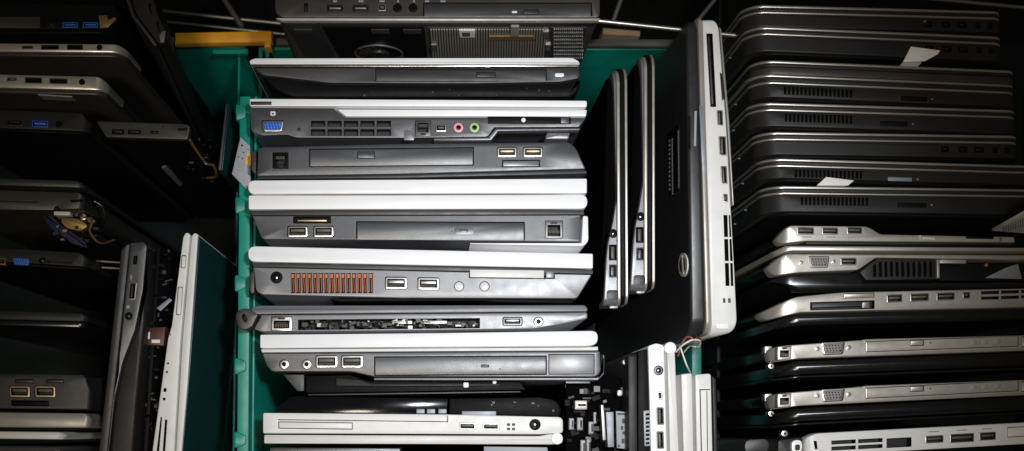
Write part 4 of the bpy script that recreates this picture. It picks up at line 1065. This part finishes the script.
t.body('lid', [(-60, 411.4), (86, 413.2), (91, 418), (89, 428), (-60, 427)], 'dim_silver', r=[0, 3, 4, 3, 0], ends=(0, 6), bev=1.2)
t.build()
t = L_('thin cream edged laptop at the bottom left corner', (20, 440))
t.body('lid', [(-60, 430.6), (60, 432), (66, 435), (62, 439.6), (-60, 438)], 'cream_paint', r=[0, 3, 3, 2, 0], ends=(0, 10), bev=1.0)
t.body('base', [(-60, 446), (56, 447.4), (63, 452), (62, 480), (-60, 480)], 'charcoal', r=[0, 3, 4, 2, 0], ends=(0, 6), bev=0.8); t.build()

# --- upright dark laptop with curved edge
t = L_('dark grey crosswise laptop with a curved edge, left of the white one', (120, 350), vert=True, s_=-0.10)
t.body('lid', [(121, 249), (127, 243.6), (130, 243), (105.4, 470), (96.6, 470)], 'slate', r=[3, 3, 1, 0, 0], bev=1.2)
b = t.body('base', [(130.8, 243), (144, 242), (146.6, 246), (142.6, 290), (134.6, 330), (122.4, 362), (114, 400), (106.6, 470)], 'charcoal', r=[1, 3, 3, 3, 3, 3, 3, 0], bev=0.6)
t.body('underside', [(147.4, 247), (147.6, 262), (145, 320), (137, 400), (132, 470), (107.4, 470), (114.8, 400), (123.2, 362), (135.4, 330), (143.4, 290)], 'dark_plastic', dz=-2.0, bev=2.5, steps=4)
t.dark_port(b, 135.4, 260, 4.4, 9, 'lock_slot', 'black_plastic', 'black_plastic'); t.dark_port(b, 132.4, 291, 7.6, 17.5, 'usb_port', 'solder', 'dark_plastic'); t.jack(b, 128.8, 316, 3.6, 'black_plastic', 'solder')
t.decal(t.rc(131, 277.5, 1.2, 5), 'print_grey'); t.decal(t.rc(128, 307, 3, 3), 'print_grey'); t.build()
# --- motherboard between
t = Thing('circuit_board', 'circuit board with a red-brown labelled module between the dark and white crosswise laptops', 'circuit board', (155, 340), z=-0.02, vert=True, H=0.27)
b = t.body('board', [(157, 246), (160, 246), (146, 470), (142, 470)], 'black_plastic', bev=0.2)
m = t.piece('module', [(147.5, 328), (165.4, 327), (163.5, 345.5), (146.5, 345)], 'pcb_red', -0.014, 12*MM)
t.piece('label', [(151.5, 339.6), (160, 339.6), (160, 343), (151.5, 343)], 'paper', -0.0139, 0.3*MM, m); t.piece('label', [(147.8, 332), (150, 332), (149.6, 339), (147.8, 339)], 'paper', -0.0139, 0.3*MM, m)
t.piece('ribbon_cable', [(156.5, 308), (169.5, 298), (172, 300), (160.5, 311)], 'sticker_silver', -0.016, 1*MM)
t.parts_scatter('board_components', 146, 246, 172, 325, 46, -14, 2, ['black_plastic', 'matte_black', 'chip', 'black_plastic', 'slate', 'blue_dark'], 1.5, 6, 14)
t.parts_scatter('board_components', 137, 346, 160, 440, 46, -14, 2, ['black_plastic', 'black_plastic', 'chip', 'matte_black', 'slate'], 1.5, 5, 15)
for y, w in ((261.5, 22), (267.4, 22)): pass
t.build()
t = Thing('metal_rod', 'two thin bright metal rods behind the curved dark laptop', 'rods', (108, 264), z=-0.03, H=0.05)
t.late.append(lambda: tube('rod', [P(96, 261, -.03), P(120, 262.5, -.03)], 0.9*MM, 'solder', t.e, smooth=False)); t.late.append(lambda: tube('rod', [P(102, 267.5, -.03), P(120, 268.5, -.03)], 0.9*MM, 'solder', t.e, smooth=False)); t.build()
# --- white laptop
t = L_('white laptop standing crosswise with two white bars and oval buttons, beside the middle crate', (178, 340), vert=True, s_=-0.075)
b = t.body('base', [(183.2, 236), (186.5, 232), (190.2, 234), (187.8, 262), (180.6, 338), (173.4, 470), (149.6, 470), (168, 338), (171.6, 326)], 'cream_paint', r=[3, 3, 3, 0, 0, 0, 0, 1, 1], bev=0.8)
t.bay(b, 181.6, 255.6, 185.4, 267.6, 'cream_paint', 'button', gap=0.6, depth=3, r=1.8); t.bay(b, 177.4, 287.2, 181.4, 314.6, 'cream_paint', 'volume_rocker', gap=0.6, depth=3, r=1.8)
for x, y, w, h in ((172.4, 319, 1.2, 3), (170.4, 334.4, 1.2, 2), (168.0, 363.4, 2.0, 2), (167.0, 372.0, 1.8, 2.4), (165.0, 390, 3.0, 3.8), (164.2, 399, 2.6, 2.6)): b.hole(t.rc(x, y, w, h), 5*MM)
b.hole([(165.0, 419.5), (167.4, 419.5), (164.2, 465), (161.6, 465)], 6*MM)
b.hole([(160.6, 417), (162.2, 417), (158.0, 465), (155.0, 465)], 6*MM)
t.body('lid', [(191.6, 236), (194.4, 232.6), (198, 234), (187.4, 385), (180.2, 470), (174.8, 470), (182.4, 338)], 'cream_paint', r=[2, 3, 3, 0, 0, 0, 0], bev=0.8)
t.body('lid_shell', [(198.6, 236), (200, 238), (188.6, 385), (181.4, 470), (180.8, 470), (188.0, 385)], 'teal_lid_reflect', dz=-0.8, bev=0.2); t.build()

# --- loose dark panel between the left crate and the stack
t = Thing('screen_panel', 'dark loose screen panel standing behind the white printed sticker', 'panel', (223, 135), z=-0.035, H=0.28)
t.body('frame', [(225.6, 104), (228, 103.6), (220.6, 170), (218.2, 170)], 'slate', bev=0.5)
t.body('glass', [(228.6, 104), (229.6, 104), (222.2, 170), (221.2, 170)], 'teal_lid_reflect', dz=-0.5, bev=0.2); t.build()
